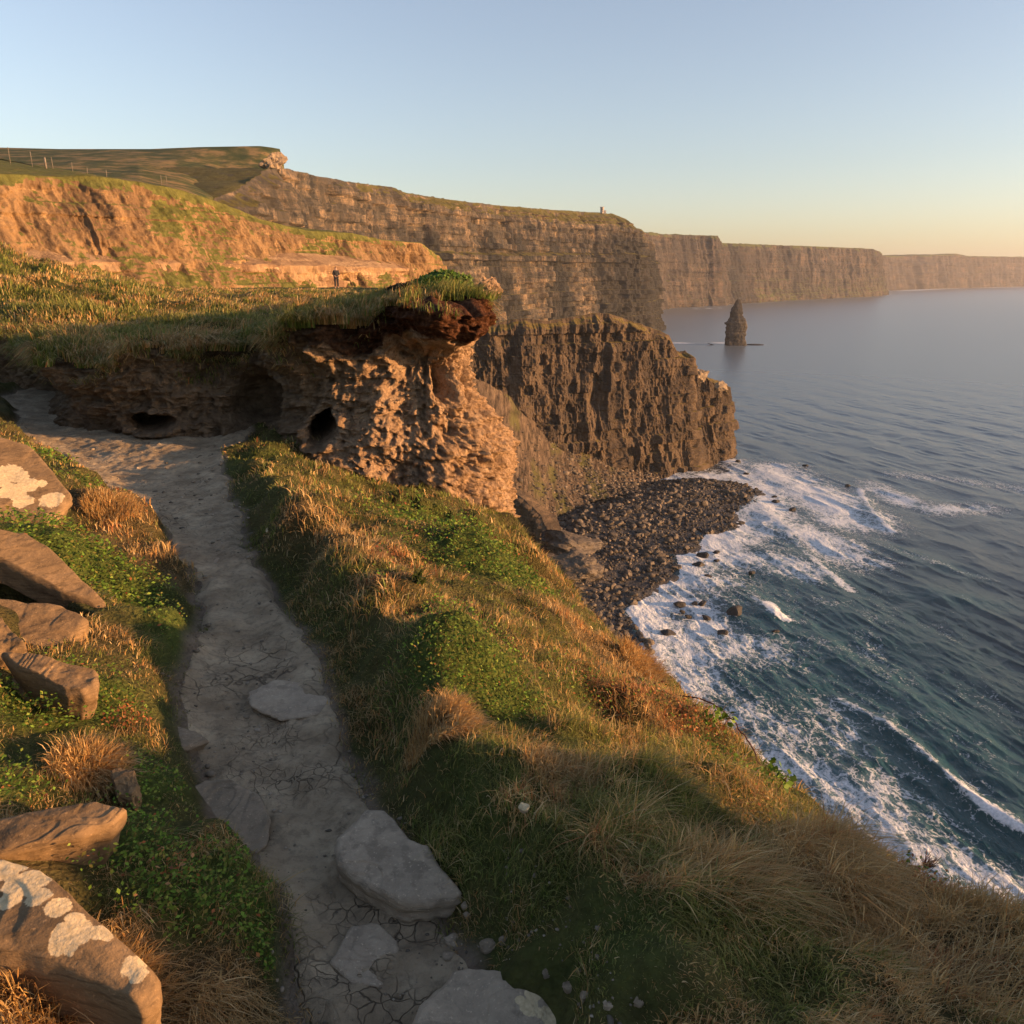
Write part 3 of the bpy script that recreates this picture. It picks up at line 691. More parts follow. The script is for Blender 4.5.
def curtain(name, tops, base_z, ns, nv, mat, setback, amp, seed, cap=200, caprise=0.0, lip=0.0, strata=1.0, prof=None, fixbase=None, tags=None, veg=None, gull=1.0, bedh=6.0, flip=False, lumps=.35, fine=1.0, dk=None, blocks=0.0, bw=4.0):
    """cliff wall: tops = (u, v, y) points of the upper edge; rows run from an inland cap over the rim to the base"""
    tp = np.array([at_y(u, v, y) for u, v, y in tops])
    # piecewise-linear in plan so corners stay
    s = np.r_[0, np.cumsum(np.linalg.norm(np.diff(tp[:, :2], axis=0), axis=1))]
    t = np.linspace(0, s[-1], ns)
    c = np.stack([np.interp(t, s, tp[:, i]) for i in range(3)], -1)
    tg = np.gradient(c[:, :2], axis=0); k = max(3, ns // 60) | 1
    ker = np.ones(k) / k
    tg = np.stack([np.convolve(np.pad(tg[:, i], k // 2, 'edge'), ker, 'valid') for i in range(2)], -1)
    tg /= np.linalg.norm(tg, axis=1)[:, None]
    nr = np.stack([tg[:, 1], -tg[:, 0]], -1)
    if flip: nr = -nr
    V = np.linspace(0, 1, nv) ** .92
    bz = np.full(ns, base_z) if fixbase is None else np.interp(t / s[-1], np.linspace(0, 1, len(fixbase)), fixbase)
    Z = c[:, 2][:, None] + (bz - c[:, 2])[:, None] * V[None]
    sb = (prof(V, t / s[-1]) if prof is not None else (setback * V ** 1.15)[None] + 0 * Z)
    q = P3(c[:, 0][:, None] + 0 * Z, c[:, 1][:, None] + 0 * Z, Z)
    h = (c[:, 2] - bz)[:, None]
    # gullies: vertical, warped
    wp = .35 * vn(q / (amp * 9), seed + 9)
    gl = fbm(P3(t[:, None] / (amp * 6.0) + wp, Z / (amp * 60), 0), 4, seed) * 1.5 + .75 * fbm(P3(t[:, None] / (amp * 1.5) + wp, Z / (amp * 16), 4), 3, seed + 3, ridged=True)
    bed = Z / bedh + .25 * vn(q / (bedh * 14), seed + 5)
    fb = bed - np.floor(bed)
    bedj = vn(P3(0 * Z, 0 * Z, np.floor(bed) * 1.7 + .5), seed + 6) + .5 * vn(P3(t[:, None] / (bedh * 6) + 0 * Z, 0 * Z, np.floor(bed) * 1.7 + .5), seed + 7)
    off = sb + amp * (gull * gl + strata * .30 * bedj + lumps * fbm(q / (amp * 2.0) / np.array([1, 1, 1.9]) + .3 * vn(q / amp / 5, seed + 40)[..., None], 5, seed + 12))
    env = sm(0, .05, V)[None]
    if blocks:
        row = np.floor(bed); bx = np.floor(t[:, None] / bw + 1.3 * vn(P3(t[:, None] / bw / 3 + 0 * Z, Z / bw / 3, 1), seed + 61) + .5 * np.mod(row, 2)); off = off + amp * blocks * vn(P3(bx * 1.7 + .5, row * 1.7 + .5, 0), seed + 60)
    off = off + amp * .16 * fbm(q / (amp * .42), 4, seed + 50, ridged=True) * fine
    off = off * env + (1 - env) * sb + amp * .6 * (1 - env) * gl * .5
    X = c[:, 0][:, None] + nr[:, 0][:, None] * off; Y = c[:, 1][:, None] + nr[:, 1][:, None] * off
    # cap
    nc = 26; C = np.linspace(1, 0, nc)[:-1] ** 2
    Xc = X[:, :1] - nr[:, 0][:, None] * cap * C[None]; Yc = Y[:, :1] - nr[:, 1][:, None] * cap * C[None]
    qc = P3(Xc, Yc, 0)
    Zc = Z[:, :1] + cap * C[None] * (np.interp(t / s[-1], np.linspace(0, 1, len(caprise)), caprise)[:, None] if isinstance(caprise, list) else caprise) + amp * .25 * fbm(qc / (amp * 3), 4, seed + 20) * sm(0, .02, C)[None]
    X = np.hstack([Xc, X]); Y = np.hstack([Yc, Y]); Zz = np.hstack([Zc, Z])
    Zz[:, nc - 1:] += amp * .10 * vn(q / (amp * .8), seed + 30) * (1 - V)[None]
    vg = np.zeros_like(X)
    if veg is not None: vg[:, nc - 1:] = veg(V[None] + 0 * Z, (t / s[-1])[:, None] + 0 * Z)
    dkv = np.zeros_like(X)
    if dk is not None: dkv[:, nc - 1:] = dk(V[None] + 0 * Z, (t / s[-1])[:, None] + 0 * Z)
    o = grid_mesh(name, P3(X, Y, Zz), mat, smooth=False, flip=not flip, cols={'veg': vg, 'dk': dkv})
    if tags: tag(o, *tags)
    return o

# main cliff with the tower headland
M_CL1 = cliff_mat('shale_cliff', (.25, .18, .115), (.085, .074, .06), (.024, .025, .025), (.10, .09, .03), .55, gth=.74)
M_CL2 = cliff_mat('distant_cliff', (.135, .10, .075), (.068, .058, .05), (.024, .024, .025), (.08, .09, .035), .28, gth=.66)
def prof_main(V, S):
    s = S[:, None]; v = V[None]
    return (3 + 20 * sm(.3, .9, s)) * sm(0, .13, v) + 30 * sm(.42, .5, v) * sm(.8, .97, s) + 24 * v + 8 * sm(.3, .33, v)
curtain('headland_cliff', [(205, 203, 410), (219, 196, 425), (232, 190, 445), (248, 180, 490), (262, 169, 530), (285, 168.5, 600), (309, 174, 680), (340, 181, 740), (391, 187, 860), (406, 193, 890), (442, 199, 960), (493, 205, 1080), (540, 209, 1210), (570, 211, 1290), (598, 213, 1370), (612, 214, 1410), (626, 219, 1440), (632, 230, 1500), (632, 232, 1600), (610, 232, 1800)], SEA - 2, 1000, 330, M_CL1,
        60, 9.0, 100, cap=260, caprise=.015, prof=prof_main, tags=('tall layered cliff topped by a tiny tower, behind the sea bay', 'cliff'), veg=lambda V, S: .6 * (1 - sm(.02 + .05 * S, .06 + .09 * S, V)) * sm(.1, .5, S + .2 * vn(P3(S * 40, V * 10, 0), 99)), bedh=7, gull=1.1, lumps=.7, strata=1.8, fine=1.0, blocks=.5, bw=14, dk=lambda V, S: np.clip((.95 * sm(.60, .72, S) * sm(.10, .25, V) + .9 * sm(.0, .3, vn(P3(S * 30, V * 1.0, 3), 97)) * sm(.12, .3, V) + .5 * sm(.2, .5, vn(P3(S * 70, V * 3, 3), 96)) * sm(.1, .2, V)) * sm(.15, .4, S), 0, .95))  # dk paints shade on the seaward nose, plus dark streaks
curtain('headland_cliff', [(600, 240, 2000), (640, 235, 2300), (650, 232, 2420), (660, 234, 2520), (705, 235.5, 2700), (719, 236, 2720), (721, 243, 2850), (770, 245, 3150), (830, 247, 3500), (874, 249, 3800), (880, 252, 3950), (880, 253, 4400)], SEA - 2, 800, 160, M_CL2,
        50, 17, 130, cap=500, tags=('distant hazy cliff right of the sea stack, with a stepped top', 'cliff'), veg=lambda V, S: .5 * (1 - sm(.03, .10, V)) + .35 * sm(.35, .8, V) * (S > .4), bedh=14, strata=.6, gull=.6, lumps=.9, dk=lambda V, S: .8 * np.exp(-((S - .36) / .035) ** 2) + .5 * sm(.15, .5, vn(P3(S * 40, V * 1.5, 3), 95)))  # dk band is a painted cast shadow on this cliff; streaks are random
curtain('headland_cliff', [(870, 255, 4800), (900, 256, 5200), (940, 254.5, 5500), (958, 254, 5700), (968, 256, 5800), (1024, 257, 6400), (1150, 259, 7600), (1300, 262, 9000)], SEA - 2, 500, 90, M_CL2,
        60, 24, 160, cap=700, tags=('farthest and faintest cliff, reaching the right edge of the picture', 'cliff'), veg=lambda V, S: .4 * (1 - sm(.03, .12, V)) + 0 * S, bedh=20, strata=.5, gull=.6, lumps=.9)

# orange cliff behind the walker
M_CL0 = cliff_mat('ochre_cliff', (.54, .36, .18), (.39, .25, .12), (.14, .09, .05), (.14, .14, .04), 2.4, gth=.76, streak=.7, band=.8)
def prof_orange(V, S):
    s = S[:, None]; v = V[None]
    return (17.5 * np.clip((v - .0) / .57, 0, 1) ** 1.05 + 2.0 * sm(.57, .60, v) + 3 * sm(.8, 1, v)) * (1 - .90 * sm(.50, .71, s))
curtain('ochre_cliff', [(-260, 168, 92), (-60, 172, 104), (0, 174, 110), (60, 177, 116), (92, 176, 119), (137, 182, 124), (181, 190, 130), (219, 202, 137), (260, 219, 145), (308, 231, 155), (350, 233, 163), (384, 240, 172), (420, 243, 182), (432, 252, 188), (438, 256, 200), (430, 262, 230)], -24, 1300, 340, M_CL0,
        18, 1.35, 190, cap=60, caprise=[.15, .15, .13, .08, .02, .02], prof=prof_orange, tags=('steep sunlit ochre earth cliff above a blocky rock ledge, behind the walker', 'cliff'),
        veg=lambda V, S: .55 * (1 - sm(.02, .06, V)) + .45 * sm(.1, .4, V) * (1 - sm(.5, .56, V)) * sm(.15, .7, S) + .25 * sm(.2, .4, V) * (1 - sm(.5, .56, V)) + .55 * sm(.1, .5, vn(P3(S * 16 + V * 3, V * 2.5, 0), 94)) * (1 - sm(.5, .56, V)), strata=1.1, bedh=1.8, gull=.5, lumps=1.7)

M_LEDGE = cliff_mat('ledge_stone', (.60, .44, .25), (.48, .33, .18), (.16, .10, .06), (.1, .1, .04), 3.0, gth=1.9, streak=.5, band=1.1)
curtain('rock_ledge', [(-260, 262, 80), (0, 262, 99), (60, 262, 104), (110, 262, 109.5), (220, 264, 124), (330, 266, 145), (385, 268, 160), (405, 268, 172), (424, 270, 188), (428, 274, 205)], -26, 900, 200, M_LEDGE, 2.5, 1.0, 195, cap=4.5, caprise=.45, tags=('blocky pale rock ledge running along the foot of the ochre cliff', 'cliff'), bedh=1.25, strata=2.2, gull=.4, lumps=.4, blocks=.75, bw=2.6)

# green hill behind
n = NT('hill_grass', .95, .1)
c = n.ramp(n.noise(n.pos(1, 1, 2), .06, 7, .62), [(.38, (.035, .05, .016)), (.5, (.08, .08, .028)), (.6, (.20, .14, .06))])
c = n.mix(n.ramp(n.noise(n.pos(1, .3, 1), .25, 5, .7), [(.55, 0), (.7, .6)]), c, (.04, .035, .02))
n.col(c); n.bump(n.noise(n.pos(), .8, 6, .7), .6, .8)
M_HILL = n.m
def hill():
    us = np.linspace(-300, 284, 420)
    near_v = np.interp(us, [-300, 0, 90, 137, 181, 219, 262, 284], [176, 176, 176, 181, 188, 195, 169, 166])
    near_y = np.interp(us, [-300, 0, 90, 137, 181, 219, 262, 284], [185, 195, 205, 225, 330, 432, 538, 610])
    top_v = np.interp(us, [-300, 0, 60, 150, 200, 260, 272, 280, 284], [146, 147.5, 149, 149, 147, 146, 147.5, 149, 165])
    top_y = np.interp(us, [-300, 0, 200, 284], [640, 640, 640, 660])
    A = np.array([at_y(u, v + 4, y) for u, v, y in zip(us, near_v, near_y)]); B = np.array([at_y(u, v, y) for u, v, y in zip(us, top_v, top_y)])
    k = np.linspace(0, 1, 150)[None, :, None]
    co = A[:, None] + (B - A)[:, None] * k
    # ramp: slightly concave
    co[..., 2] -= 7 * np.sin(k[..., 0] * math.pi) * 1.0
    co[..., 2] += 2.0 * fbm(co / 45, 4, 210) * np.sin(k[..., 0] * math.pi) + .5 * fbm(co / 9, 4, 214) * np.sin(k[..., 0] * math.pi)
    back = co[:, -1:].copy(); back = np.concatenate([back * 1.05 + np.array([-6, 0, -6.0]), back * 1.5 + np.array([-60, 0, -60.])], 1)
    front = co[:, :1] + np.array([0, -4, -25.0])
    co = np.concatenate([front, co, back], 1)
    grid_mesh('green_hill', co, M_HILL, flip=True)
    tag(bpy.data.objects['green_hill'], kind='structure')
hill()
# crag at the end of the hill
# mid headland
M_CL3 = cliff_mat('brown_headland', (.31, .21, .125), (.175, .125, .08), (.05, .04, .032), (.15, .115, .04), 1.3, gth=.78, band=.7, streak=.6)
def prof_mid(V, S): return 2 * sm(0, .05, V)[None] + (13 * V ** 1.1)[None] * (1 - .9 * sm(.6, .9, S[:, None])) + 0 * S[:, None]
curtain('rock_headland', [(455, 330, 392), (500, 322, 395), (524, 318, 398), (545, 321, 402), (572, 317, 408), (600, 313, 412), (610, 314, 414), (625, 319, 420), (650, 328, 428), (668, 335, 434), (675, 350, 438), (680, 352, 440), (684, 350, 441), (686, 366, 446), (692, 369, 452), (698, 369, 456), (704, 376, 458), (714, 380, 462), (720, 381, 466), (722, 384, 474), (719, 386, 500), (705, 384, 540)], SEA - 3, 1100, 420, M_CL3,
        26, 4.2, 260, cap=45, caprise=-.25, prof=prof_mid, tags=('brown rocky headland with a notched right end, rising from the boulder beach', 'cliff'), veg=lambda V, S: .3 * (1 - sm(.0, .3, V)) + 0 * S, bedh=5, strata=1.0, gull=.6, lumps=1.0, fine=1.0, blocks=.42, bw=5)

# scree slope and beach (one slope each)
n = NT('scree', .95, .1)
st = n.noise(n.pos(.9, .10, .25), .8, 7, .72)
c = n.ramp(st, [(.38, (.035, .027, .02)), (.5, (.095, .07, .05)), (.62, (.17, .125, .085))])
c = n.mix(n.ramp(n.noise(n.pos(1, .3, .5), .07, 4), [(.54, 0), (.62, .7)]), c, (.10, .10, .03))
n.col(c); n.bump(n.math('ADD', st, n.noise(n.pos(), 2.5, 5)), .9, .8)
M_SCREE = n.m
def scree():
    top = np.array([at_y(u, v, y) for u, v, y in [(440, 372, 360), (470, 385, 366), (500, 400, 376), (522, 414, 384), (548, 433, 394), (580, 450, 398), (610, 464, 402), (640, 478, 402), (662, 487, 398)]])
    bot = np.array([at_z(u, v, z) for u, v, z in [(420, 560, -101), (450, 560, -101), (490, 560, -101), (520, 545, -101.5), (560, 515, -102), (590, 502, -102.5), (622, 495, -103), (645, 491, -104), (668, 489, -106)]])
    u = np.linspace(0, 1, 300)
    f = lambda a: np.stack([np.interp(u * (len(a) - 1), np.arange(len(a)), a[:, i]) for i in range(3)], -1)
    A, B = f(top), f(bot)
    A = A + np.array([0, 10, 3.0])
    k = np.linspace(0, 1, 260)[None, :, None]
    co = A[:, None] + (B - A)[:, None] * k
    co[..., 2] += -5 * np.sin(k[..., 0] * math.pi) * .6
    ridge = fbm(P3((u * 55)[:, None] + 0 * k[..., 0], k[..., 0] * 2, 0), 4, 300, ridged=True)
    co[..., 2] += 0.55 * ridge + .7 * fbm(co / 5, 4, 304)
    grid_mesh('scree_slope', co, M_SCREE, flip=False, smooth=False)
    tag(bpy.data.objects['scree_slope'], kind='structure')
scree()

BEACH = [at_z(u, v, SEA)[:2] for u, v in [(480, 520), (560, 500), (640, 482), (700, 478), (735, 482), (762, 490), (757, 503), (732, 514), (735, 530), (705, 536), (694, 552), (676, 556), (680, 575), (655, 586), (640, 600), (625, 612), (640, 632), (655, 655), (640, 700), (560, 720), (440, 660)]]
n = NT('wet_shingle', .6, .4)
c = n.ramp(n.voro(n.pos(), .9), [(.0, (.07, .062, .055)), (.9, (.02, .018, .016))])
n.col(c); n.bump(n.math('ADD', n.voro(n.pos(), .8), n.noise(n.pos(), 3, 4)), 1, .5)
M_SHING = n.m
def beach_h(x, y):
    d, _ = dist_polyline(x, y, BEACH + [BEACH[0]])
    ins = inpoly(x, y, BEACH)
    sdf = np.where(ins, d, -d)
    return SEA + np.where(sdf > 0, np.minimum(sdf * .14, 6), sdf * .25) + .5 * vn(P3(x / 6, y / 6, 0), 310)
def beach():
    x, y = np.meshgrid(np.linspace(-70, 150, 420), np.linspace(150, 420, 420), indexing='ij')
    z = beach_h(x, y) + .35 * fbm(P3(x / 1.6, y / 1.6, 0), 3, 311, ridged=True)
    grid_mesh('beach', P3(x, y, z), M_SHING, mask=z > SEA - 4, flip=False, smooth=False)
    tag(bpy.data.objects['beach'], kind='structure')
beach()
M_OUT = cliff_mat('outcrop_rock', (.22, .15, .09), (.13, .095, .06), (.04, .033, .028), (.1, .08, .03), 1.6, gth=1.9)
# dark foot of the near cliff seen below the pillar
curtain('rock_outcrop', [(470, 470, 300), (505, 488, 296), (521, 496, 292), (533, 506, 288), (543, 516, 284), (548, 530, 278)], SEA - 1, 300, 160, M_OUT, 4, 2.2, 330, cap=6, caprise=-.1, tags=('small dark rock step at the foot of the scree, just right of the clay pillar', 'cliff'), bedh=3)

# our own cliff, falling from the grassy edge to the sea
M_NEARC = cliff_mat('near_cliff', (.30, .21, .13), (.20, .14, .085), (.07, .05, .04), (.10, .09, .03), 6, gth=.62)
def own_cliff():
    pts = [(16, -26), (10.5, -10), (9.3, -4), (8.6, .3), (7.6, 1.7), (4.5, 1.9)] + [(a, b) for a, b in zip(EDx[4:13], EDy[4:13])] + [(-.3, 7.6), (-1.1, 9), (-2.0, 12), (-3.2, 18), (-5.2, 30), (-7.2, 45), (-10, 64), (-30, 68)]
    c, s = smooth_curve([(a, b) for a, b in pts], 420)
    tg = np.gradient(c, axis=0); k = 25; ker = np.ones(k) / k
    tg = np.stack([np.convolve(np.pad(tg[:, i], k // 2, 'edge'), ker, 'valid') for i in range(2)], -1); tg /= np.linalg.norm(tg, axis=1)[:, None]
    nr = np.stack([-tg[:, 1], tg[:, 0]], -1)
    if nr[100, 0] < 0: nr = -nr
    V = np.linspace(0, 1, 160) ** 1.7
    Z = -4.3 + (SEA - 3 + 4.3) * V[None] + 0 * c[:, :1]
    off = .25 + (4 + 12 * sm(9, 6, c[:, 1:])) * V[None] + .9 * fbm(P3(c[:, :1] / 3 + 0 * Z, c[:, 1:] / 3, Z / 6), 4, 340) * sm(0, .05, V)[None]
    X = c[:, :1] + nr[:, :1] * off; Y = c[:, 1:] + nr[:, 1:] * off
    o = grid_mesh('near_cliff_face', P3(X, Y, Z), M_NEARC, smooth=False, cols={'veg': 0 * X})
    tag(o, kind='structure')
own_cliff()
print('cliffs', time.time() - T0)

# ------------------------------------------------------------------ sea
FOAM = []  # polylines: pts, width, strength, height
def wl(pts, w, s, h=0, lace=0): FOAM.append(([at_z(u, v, SEA)[:2] for u, v in pts], w, s, h, lace))
wl([(733, 462), (740, 470), (752, 480), (770, 500), (790, 520)], 10, .55)
wl([(700, 482), (730, 474), (745, 480)], 6, .8)
wl([(770, 470), (800, 485), (830, 500), (850, 520)], 22, .62)
wl([(760, 500), (790, 525), (830, 545), (850, 560)], 16, .55)
wl([(720, 560), (760, 560), (800, 570)], 14, .55)
wl([(680, 600), (700, 620), (720, 640), (750, 650)], 12, .55)
wl([(762, 505), (785, 530), (805, 552), (830, 575), (850, 590)], 2.4, .55, .4)
wl([(860, 490), (868, 508), (880, 522), (893, 532)], 2.2, .62, .7)
wl([(870, 485), (900, 500), (940, 512), (980, 508)], 11, .45)
wl([(900, 475), (960, 480), (1024, 490)], 11, .32)
wl([(768, 606), (775, 615), (785, 620)], 2.2, 1.2, 1.0)
wl([(740, 585), (755, 600), (775, 618), (800, 622)], 2.5, .35, .5)
wl([(648, 645), (652, 660), (662, 676), (680, 690)], 2.5, 1.1, .4)
wl([(660, 660), (690, 690), (720, 720)], 7, .50)
wl([(640, 610), (665, 640), (660, 655)], 6, .55)
wl([(700, 700), (760, 720), (800, 740)], 10, .36)
wl([(760, 760), (850, 800), (900, 850), (950, 900)], 13, .50)
wl([(900, 840), (960, 870), (1024, 905)], 9, .50)
wl([(840, 700), (880, 722), (910, 745), (945, 775), (975, 802), (1000, 818), (1024, 832), (1100, 880)], 1.6, .42, 1.5)
wl([(972, 800), (985, 812), (1005, 824), (1024, 835), (1060, 860)], 1.3, .9, .3)
wl([(850, 660), (900, 690), (960, 730), (1024, 780)], 5, .12, .5)
wl([(900, 590), (960, 600), (1024, 610)], 5, .10, .6)
wl([(880, 545), (930, 562), (990, 582)], 4, .22, .7)
wl([(780, 640), (860, 650), (900, 680)], 8, .22)
wl([(668, 306), (690, 304), (730, 300), (760, 298)], 22, .95)
wl([(690, 309), (720, 308)], 10, .8)
wl([(770, 299), (800, 297), (835, 295)], 20, .8)
wl([(840, 296), (888, 294)], 25, .5)
wl([(672, 343), (700, 343), (722, 343)], 7, .95)
wl([(760, 345), (768, 345)], 4, .4)
wl([(900, 291), (960, 288), (1024, 287)], 50, .6)
def sea():
    r = np.concatenate([60 * (900 / 60) ** np.linspace(0, 1, 900)[:-1], 900 * (30000 / 900) ** np.linspace(0, 1, 240)])
    a = np.radians(np.concatenate([np.linspace(-8, 46, 760)]))
    R, A = np.meshgrid(r, a, indexing='ij')
    x, y = R * np.sin(A), R * np.cos(A)
    z = np.zeros_like(x); foam = np.zeros_like(x); face = np.zeros_like(x)
    fade = 1 - sm(500, 1100, R)
    wx = x + 9 * vn(P3(x / 40, y / 40, 0), 401); wy = y + 9 * vn(P3(x / 40, y / 40, 3), 402)
    ph = (wx * -.955 + wy * -.295)
    z += .50 * np.sin(ph / 38 * 6.283) * (.6 + .4 * vn(P3(x / 60, y / 60, 8), 405)) * fade
    for (lx, ly, amp, sd) in [(7, 16, .30, 410), (3.2, 8, .20, 420), (1.5, 3.6, .10, 430)]:
        c_, s_ = .95, .31
        uu = (x * c_ + y * s_) / lx; vv = (-x * s_ + y * c_) / ly
        z += amp * (1 - 2 * np.abs(vn(P3(uu, vv, 0), sd))) * (fade if lx > 5 else (1 - sm(200, 420, R)))
    brk = .65 + .5 * vn(P3(x / 9, y / 9, 1), 440) + .25 * vn(P3(x / 2.5, y / 2.5, 1), 441)
    for pts, w, s, h, lace in FOAM:
        d, tt = dist_polyline(x, y, pts)
        if R.min() > 0: pass
        e = np.exp(-(d / w) ** 2)
        foam = np.maximum(foam, foam * .6 + s * e * (.75 + .35 * brk) if False else s * e * (.55 + .6 * brk))
        if h:
            ee = np.exp(-(d / (w * 1.6)) ** 2) * np.sin(np.clip(tt, .02, .98) * math.pi) ** .5
            z += h * ee
            face = np.maximum(face, ee * min(1, h))
    # sheltered water keeps smooth over the shingle; swash near rocks
    bd, _ = dist_polyline(x, y, BEACH + [BEACH[0]])
    sw = (R < 700) & ~inpoly(x, y, BEACH)
    foam = np.where(sw, np.maximum(foam, .62 * np.exp(-(bd / 26) ** 2) * (.6 + .5 * brk)), foam)
    # everything in the bay carries thin lace
    bay = np.exp(-((x - 95) ** 2 / 55 ** 2 + (y - 230) ** 2 / 130 ** 2))
    bay2 = np.exp(-((x - 75) ** 2 / 34 ** 2 + (y - 150) ** 2 / 60 ** 2))
    foam = np.maximum(foam, .20 * bay * brk); foam = np.maximum(foam, .34 * bay2 * brk)
    teal = np.clip(.9 * bay2 + .8 * bay + face, 0, 1)
    grid_mesh('sea', P3(x, y, SEA + z), M_SEA, flip=True, cols={'foam': foam, 'teal': teal, 'chop_sheen': .22 + .78 * np.exp(-np.maximum(0, np.hypot(x - 60, y - 150) - 120) / 420)})
    tag(bpy.data.objects['sea'], kind='structure')
    # the rest of the ocean, outside the view
    a = np.radians(np.linspace(46, 352, 90)); R, A = np.meshgrid(60 * (30000 / 60) ** np.linspace(0, 1, 40), a, indexing='ij')
    R2 = R.copy(); 
    grid_mesh('open_sea', P3(R * np.sin(A), R * np.cos(A), SEA - .02), M_SEA, flip=True, cols={'foam': 0 * R, 'teal': 0 * R, 'chop_sheen': 0 * R + .3})
    tag(bpy.data.objects['open_sea'], kind='structure')
n = NT('sea_water', .16, .5)
n.b.inputs['IOR'].default_value = 1.33
fo = n.attr('foam'); te = n.attr('teal')
wv = n.n('ShaderNodeVectorMath', operation='ADD'); n.put(wv.inputs[0], n.pos(1, .62, 0))
nc = n.n('ShaderNodeTexNoise', i_Vector=n.pos(), i_Scale=.22, i_Detail=4)
sc_ = n.n('ShaderNodeVectorMath', operation='SCALE'); n.put(sc_.inputs[0], nc.outputs['Color']); sc_.inputs['Scale'].default_value = 6.5
n.put(wv.inputs[1], sc_.outputs[0])
l1 = n.voro(wv.outputs[0], .30, 'DISTANCE_TO_EDGE'); l2 = n.voro(wv.outputs[0], .85, 'DISTANCE_TO_EDGE')
lace = n.math('ADD', n.math('MULTIPLY', n.ramp(l1, [(0, 1), (.22, 0)]), .27), n.math('MULTIPLY', n.ramp(l2, [(0, 1), (.25, 0)]), .22))
fn = n.noise(n.pos(), 1.1, 7, .7)
tot = n.math('ADD', n.math('ADD', fo, lace), n.math('MULTIPLY', n.math('SUBTRACT', fn, .5), .75))
lowf = n.ramp(fo, [(.03, 0), (.14, 1)])
fm = n.math('MULTIPLY', n.ramp(tot, [(.52, 0), (.72, .75), (.95, 1)]), lowf)
wc = n.mix(n.attr('chop_sheen'), (.15, .19, .22), (.014, .024, .03)); wc = n.mix(te, wc, (.012, .055, .06))  # pale far water: sky reflection painted into the base colour
wc = n.mix(n.ramp(fo, [(.25, 0), (.65, .85)]), wc, (.24, .34, .38))
c = n.mix(fm, wc, n.ramp(n.noise(n.pos(), 2, 4), [(.3, (.50, .54, .57)), (.7, (.78, .79, .80))]))
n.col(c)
n.put(n.b.inputs['Roughness'], n.math('ADD', n.math('MULTIPLY', fm, .5), n.math('SUBTRACT', .34, n.math('MULTIPLY', n.attr('chop_sheen'), .17))))
bh = n.math('ADD', n.noise(n.pos(1, .45, 1), .35, 6, .62), n.math('ADD', n.math('MULTIPLY', n.noise(n.pos(1, .5, 1), 1.5, 4, .6), .35), n.math('MULTIPLY', n.noise(n.pos(1, .35, 1), .06, 3, .5), 1.5)))
n.bump(n.math('ADD', bh, n.math('MULTIPLY', fm, .12)), n.math('MULTIPLY', n.attr('chop_sheen'), .75), .75)
M_SEA = n.m
sea()
print('sea', time.time() - T0)

# ------------------------------------------------------------------ generic boulders
def boulder_mesh(name, seed, sub=3, mat=None, rg=.10):
    import bmesh
    bm = bmesh.new(); bmesh.ops.create_icosphere(bm, subdivisions=sub, radius=1)
    co = np.array([v.co[:] for v in bm.verts])
    r_ = np.random.default_rng(seed)
    # cut by random planes for an angular block
    for k in range(9):
        d = r_.normal(size=3); d /= np.linalg.norm(d); h = r_.uniform(.55, .85)
        q = co @ d; m = q > h
        co[m] -= np.outer(q[m] - h, d)
    co *= (1 + rg * fbm(co * 2.2 + seed, 3 if rg < .2 else 5, seed) + (.5 * rg if rg > .2 else 0) * np.round(vn(co * 4, seed) * 2) / 2)[:, None]
    co *= np.array([1, r_.uniform(.6, .9), r_.uniform(.45, .75)])
    for v, c_ in zip(bm.verts, co): v.co = c_
    me = bpy.data.meshes.new(name); bm.to_mesh(me); bm.free()
    if mat: me.materials.append(mat)
    return me
def bmat(name, a, b):
    n = NT(name, .7, .3)
    oi = n.n('ShaderNodeObjectInfo')
    c = n.ramp(n.noise(n.pos(), .9, 5, .6), [(.3, a), (.7, b)])
    c = n.mix(n.math('MULTIPLY', oi.outputs['Random'], .5), c, b)
    n.col(c); n.bump(n.noise(n.pos(), 2.5, 5), .7, .25); return n.m
M_BLD = bmat('beach_boulder', (.035, .03, .026), (.125, .10, .072))
M_WET = bmat('wet_boulder', (.015, .014, .013), (.04, .035, .03))
BM = [boulder_mesh('beach_boulder', 500 + k, 3 if k < 3 else 2, M_BLD) for k in range(8)]
WM = [boulder_mesh('surf_rock', 530 + k, 3, M_WET) for k in range(5)]
def put(me, name, loc, s, rz, tiltx=0):
    o = bpy.data.objects.new(name, me); COL.objects.link(o); o.location = loc; o.scale = s if hasattr(s, '__len__') else (s, s, s); o.rotation_euler = (tiltx, rng.uniform(-.3, .3), rz)
    return o
M_CRAG = bmat('crag_rock', (.10, .08, .06), (.32, .24, .15))
